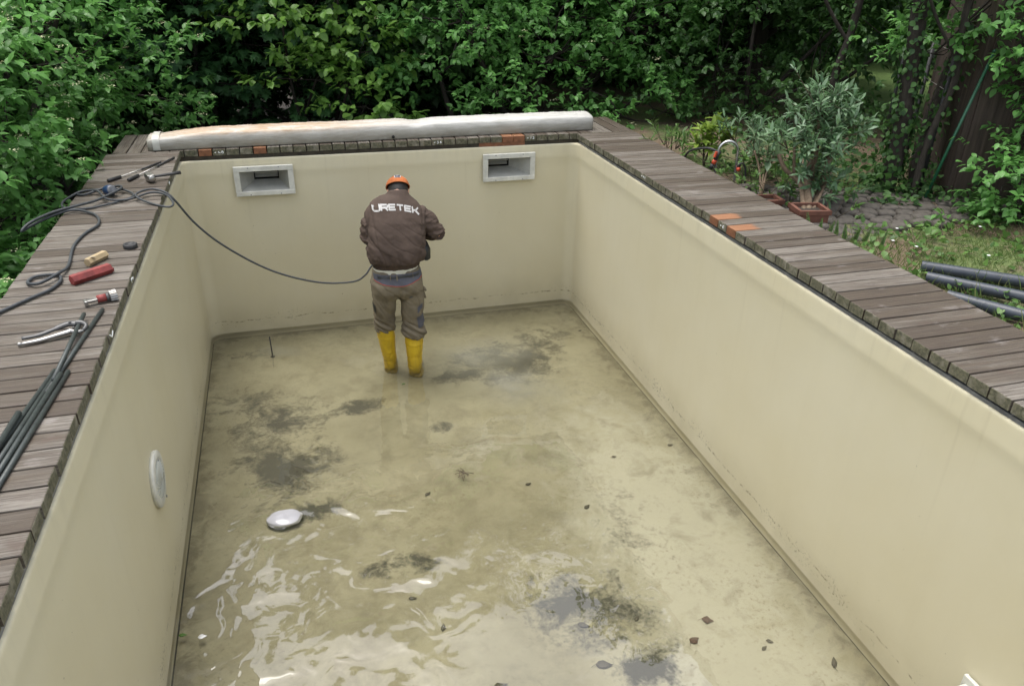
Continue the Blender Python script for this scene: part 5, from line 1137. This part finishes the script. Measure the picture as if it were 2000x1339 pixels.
# plank hut
M_HUT = (lambda t: t.set((lambda v: t.mix(t.mapr(t.noise(t.mapv(v, (30, 30, 2)), 1.2, 6, .65), .3, .7), (0.030, 0.021, 0.016), (0.080, 0.056, 0.042)))(t.co()), .8, t.bump(t.noise(t.mapv(t.co(), (40, 40, 2)), 1.5, 5), .5, .008)))(NT('dark_brown_planks'))
hut = thing('plank_hut', 'dark brown hut of upright planks half hidden by leaves at the right edge', 'hut', (6.3, -2.25, -.15))
hd2 = nrm(np.array([.93, -.36, 0])); back = np.array([.36, .93, 0])
for k in range(9):
    c = np.array([5.83, -2.20, .85]) + hd2 * (.065 + k * .135); q = rotm(0, 0, math.atan2(hd2[1], hd2[0]) + random.uniform(-.01, .01))
    child(MB().box(c + back * (.012 if k % 2 else 0), (.142 if k % 2 == 0 else .15, .022, 2.1), q, bev=.003).build('plank', M_HUT), hut)
child(MB().box(np.array([5.80, -2.19, .85]) + back * .05, (.05, .10, 2.12), rotm(0, 0, math.atan2(hd2[1], hd2[0])), bev=.004).build('corner_post', M_HUT), hut)
child(MB().box(np.array([5.83, -2.20, .85]) + hd2 * .6 + back * .45, (1.25, .8, 2.05), rotm(0, 0, math.atan2(hd2[1], hd2[0]))).build('hut_body', M_HUT), hut)
M_GREENP = plain('green_coated_pole', (0.012, 0.085, 0.040), .4, var=.3)
t = thing('green_pole', 'thin green pole leaning beside the plank hut', 'pole', (5.55, -2.22, -.15)); child(MB().tube([(5.55, -2.22, -.16), (5.66, -2.22, .30), (5.80, -2.24, .95)], .011, 10).build('pole_shaft', M_GREENP), t); child(MB().lathe([(.013, 0), (.013, .02), (.006, .026)], (5.80, -2.24, .945), None, 10).build('end_cap', M_GREENP), t)
t = thing('wire_fence', 'low wire fence with dark posts behind the trunks', 'fence', (6.2, -1.5, -.15))
for (x, y) in ((5.72, -1.98), (6.05, -1.40), (6.5, -.6)): child(MB().tube([(x, y, -.2), (x, y, .95)], .016, 8).build('post', M_GRIP), t)
for z in (.05, .35, .65, .92): child(MB().tube([(5.72, -1.98, z), (6.05, -1.40, z), (6.5, -.6, z)], .0025, 5).build('wire', M_STEEL), t)
t = thing('pale_slab', 'pale stone slab glimpsed beyond the fence near the hut', 'slab', (8.6, .4, -.1)); child(MB().box((8.35, .25, -.02), (1.0, .45, .12), rotm(0, 0, R(20)), bev=.01).build('slab_top', plain('pale_concrete', (.42, .42, .42), .8)), t); child(MB().box((8.35, .25, -.12), (.85, .35, .12), rotm(0, 0, R(20))).build('slab_base', M_COBBLE), t)
# curved steel standpipe with hose
t = thing('steel_standpipe', 'bent shiny steel pipe hoop with hose coupling beside the right deck', 'standpipe', (4.27, -1.40, -.15))
c0 = np.array([4.285, -1.40, 0]); u_ = nrm(np.array([.90, -.35, 0]))
arcp = [c0 + u_ * -.085 + np.array([0, 0, -.15]), c0 + u_ * -.082 + np.array([0, 0, .02])] + [c0 + u_ * (-.078 * math.cos(a)) + np.array([0, 0, .115 + .085 * math.sin(a)]) for a in np.linspace(0, math.pi, 10)] + [c0 + u_ * .080 + np.array([0, 0, .02]), c0 + u_ * .082 + np.array([0, 0, -.15])]
child(MB().tube(spline(arcp, 4), .0115, 12).build('steel_hoop', plain('bright_steel', (0.58, 0.58, 0.56), .25, .9, .1)), t)
cp_ = np.array([4.175, -1.385, .03]); dd_ = nrm(np.array([.35, -.1, 1.0]))
child(MB().tube([cp_ - dd_ * .05, cp_ - dd_ * .01], [.016, .017], 12).build('hose_connector', M_GRIP), t)
child(MB().tube([cp_ - dd_ * .01, cp_ + dd_ * .025], .0185, 12).build('orange_ring', plain('orange_plastic', (.48, .065, .025), .45)), t)
child(MB().tube([cp_ + dd_ * .025, cp_ + dd_ * .10], [.018, .014], 12).build('valve_body', M_GRIP), t)
child(MB().box(cp_ + dd_ * .075 + np.array([-.028, -.01, 0]), (.016, .020, .050), rotm(0, R(20), 0), bev=.003).build('orange_lever', bpy.data.materials['orange_plastic']), t)
child(MB().tube(spline([cp_ + dd_ * .09, (4.14, -1.32, .135), (4.10, -1.1, .06), (4.16, -.9, -.10)], 6), .009, 8).build('hose', M_GRIP), t)
child(MB().tube(spline([(4.37, -1.435, .0), (4.40, -1.45, .03), (4.43, -1.46, -.02), (4.44, -1.47, -.15)], 6), .008, 8).build('hose', M_GRIP), t)
child(MB().tube([(4.365, -1.46, -.03), (4.365, -1.46, -.002)], .015, 10).build('orange_ring', bpy.data.materials['orange_plastic']), t)

# ------------------------------------------------------------------ things lying in the pool
t = thing('measuring_rod', 'thin dark rod standing upright in the water near the back left corner', 'rod', (.525, -.48, ZF)); child(MB().tube([(.525, -.48, ZF - .002), (.520, -.475, ZW + .155)], .0055, 8).build('rod_shaft', M_GRIP), t); child(MB().lathe([(.02, 0), (.02, .006), (.007, .010)], (.525, -.48, ZF), None, 12).build('foot', M_GRIP), t)
M_LUMP = plain('pale_glossy', (0.36, 0.36, 0.38), .10, var=.08, scale=8)
t = thing('pale_lump', 'pale rounded lump breaking the water in the near left', 'plastic bag', (.575, -2.80, ZF))  # low pale dome rising just above the water surface
V = []; nu, nv = 28, 12
for i in range(nv + 1):
    th = math.pi / 2 * i / nv * 1.15
    for j in range(nu):
        ph = 2 * math.pi * j / nu; k = 1 + .14 * mnoise.noise(Vector((math.cos(ph) * 1.5, math.sin(ph) * 1.5, th))) + .03 * mnoise.noise(Vector((math.cos(ph) * 5, math.sin(ph) * 5, th * 3))); V.append((.575 + .115 * math.sin(th) * math.cos(ph) * k, -2.80 + .085 * math.sin(th) * math.sin(ph) * k, ZW - .012 + .030 * math.cos(th) + .003 * mnoise.noise(Vector((math.cos(ph) * 3 * th, math.sin(ph) * 3 * th, 7)))))
child(MB().add(V, [(i * nu + j, (i + 1) * nu + j, (i + 1) * nu + (j + 1) % nu, i * nu + (j + 1) % nu) for i in range(nv) for j in range(nu)] + [tuple(nv * nu + j for j in range(nu))], 0, True).build('lump_dome', M_LUMP), t)
M_DEAD = plain('dark_dead_leaf', (0.060, 0.052, 0.036), .7, var=.35, scale=60); M_RUST = plain('rusty_dead_leaf', (0.075, 0.034, 0.022), .7, var=.3, scale=60); M_GREENL = plain('fresh_green_leaf', (0.060, 0.13, 0.020), .6, var=.3, scale=60); M_PETAL = plain('white_petal_leaf', (0.68, 0.68, 0.66), .5, var=.05)
LV = [(1.514, -2.752, .060, .6, M_DEAD, 'dark oval dead leaf left of the twig tangle'), (2.143, -4.366, .100, -.3, M_DEAD, 'big dark dead leaf at the bottom edge amid the sky reflection'), (2.816, -4.238, .075, -.5, M_RUST, 'pointed brown dead leaf above the squarish rusty one'), (2.678, -4.348, .070, .3, M_RUST, 'squarish rusty red dead leaf on the near right floor'),
      (3.322, -4.672, .080, 1.0, M_DEAD, 'dark round dead leaf near the bottom right wall'), (3.383, -2.642, .055, 0, M_DEAD, 'dark dead leaf halfway along the foot of the right wall'), (2.440, -4.125, .055, .9, M_DEAD, 'small curled dead leaf on the right margin of the dark stain'), (2.912, -2.675, .045, -.2, M_DEAD, 'small dead leaf on the pale floor below the silt cloud'),
      (2.207, -2.823, .050, .1, M_DEAD, 'small dead leaf right of the twig tangle'), (1.259, -3.656, .055, -.2, M_DEAD, 'dead leaf beside the brown smear in the near middle'), (1.385, -3.909, .060, 1.2, M_DEAD, 'slanting dead leaf below the brown smear'), (1.582, -4.353, .100, .1, M_DEAD, 'long dark dead leaf cut by the bottom edge'), (2.134, -4.092, .080, -.5, M_DEAD, 'dead leaf inside the near dark stain'),
      (3.017, -4.493, .050, .4, M_DEAD, 'pair-like dead leaf between the rusty leaf and the right wall'), (.038, -3.636, .050, -.2, M_GREENL, 'fresh green leaf scrap at the foot of the left wall'), (1.574, -1.323, .040, .2, M_GREENL, 'small green leaf in the water behind the yellow boots'), (3.403, -.654, .045, .3, M_DEAD, 'dead leaf in the far right corner of the pool'), (2.515, -3.155, .060, .5, M_DEAD, 'dead leaf on the pale reflection below the silt cloud'),
      (3.07, -4.46, .045, -.6, M_DEAD, 'curled dead leaf touching the pair-like one'), (.137, -3.674, .052, 0, M_PETAL, 'white petal floating beside the green leaf scrap')]
for (x, y, L, a, m, lab) in LV:
    S = np.array([(0, 0, 0), (.22, .22, .004), (.50, .27, .006), (.80, .13, .004), (1.08, 0, 0), (.80, -.14, .004), (.5, -.28, .006), (.22, -.2, .002), (.5, 0, .0)]); w = 1.35 if m in (M_RUST, M_PETAL) else 1.0
    wob = 1 + .12 * rng.normal(size=(9, 1)) * np.array([[0], [1], [1], [1], [0], [1], [1], [1], [0]]); S = S * np.array([1, w, 1]) * np.hstack([np.ones((9, 1)), wob, np.ones((9, 1))]); S[:, 0] -= .5
    L = L * .85; zl = ZW + .0035 if m in (M_GREENL, M_PETAL) else ZF + .0075
    V = (S * L) @ rotm(0, 0, a).T + np.array([x, y, zl]); V2 = V - np.array([0, 0, .0012]); F = [(i, (i + 1) % 8, 8) for i in range(8)]
    mb = MB().add(np.concatenate([V, V2]), F + [(b_ + 9, a_ + 9, 17) for a_, b_, _ in F] + [(i, i + 9, (i + 1) % 8 + 9, (i + 1) % 8) for i in range(8)], 0, True)
    t = thing('fallen_leaf', lab, 'leaf', (x, y, zl), 'leaves lying in the pool'); child(mb.build('leaf_blade', m), t)
    if L > .055: child(MB().tube([(x - .5 * L * math.cos(a), y - .5 * L * math.sin(a), zl), (x - .8 * L * math.cos(a + .3), y - .8 * L * math.sin(a + .3), zl)], .0012, 4).build('leaf_stalk', m), t)
t = thing('twig_tangle', 'tangle of thin brown twigs floating in the middle of the pool', 'twigs', (1.779, -2.646, ZW))
for k in range(9):
    a = random.uniform(0, 6.28); r = random.uniform(.03, .06); c = np.array([1.779 + random.uniform(-.02, .02), -2.646 + random.uniform(-.03, .03), ZW + .006])
    child(MB().tube(spline([c - np.array([math.cos(a) * r, math.sin(a) * r, .003]), c + np.array([random.uniform(-.02, .02), random.uniform(-.02, .02), .012]), c + np.array([math.cos(a) * r, math.sin(a) * r, 0])], 4), .0022, 5).build('twig', M_TWIG), t)
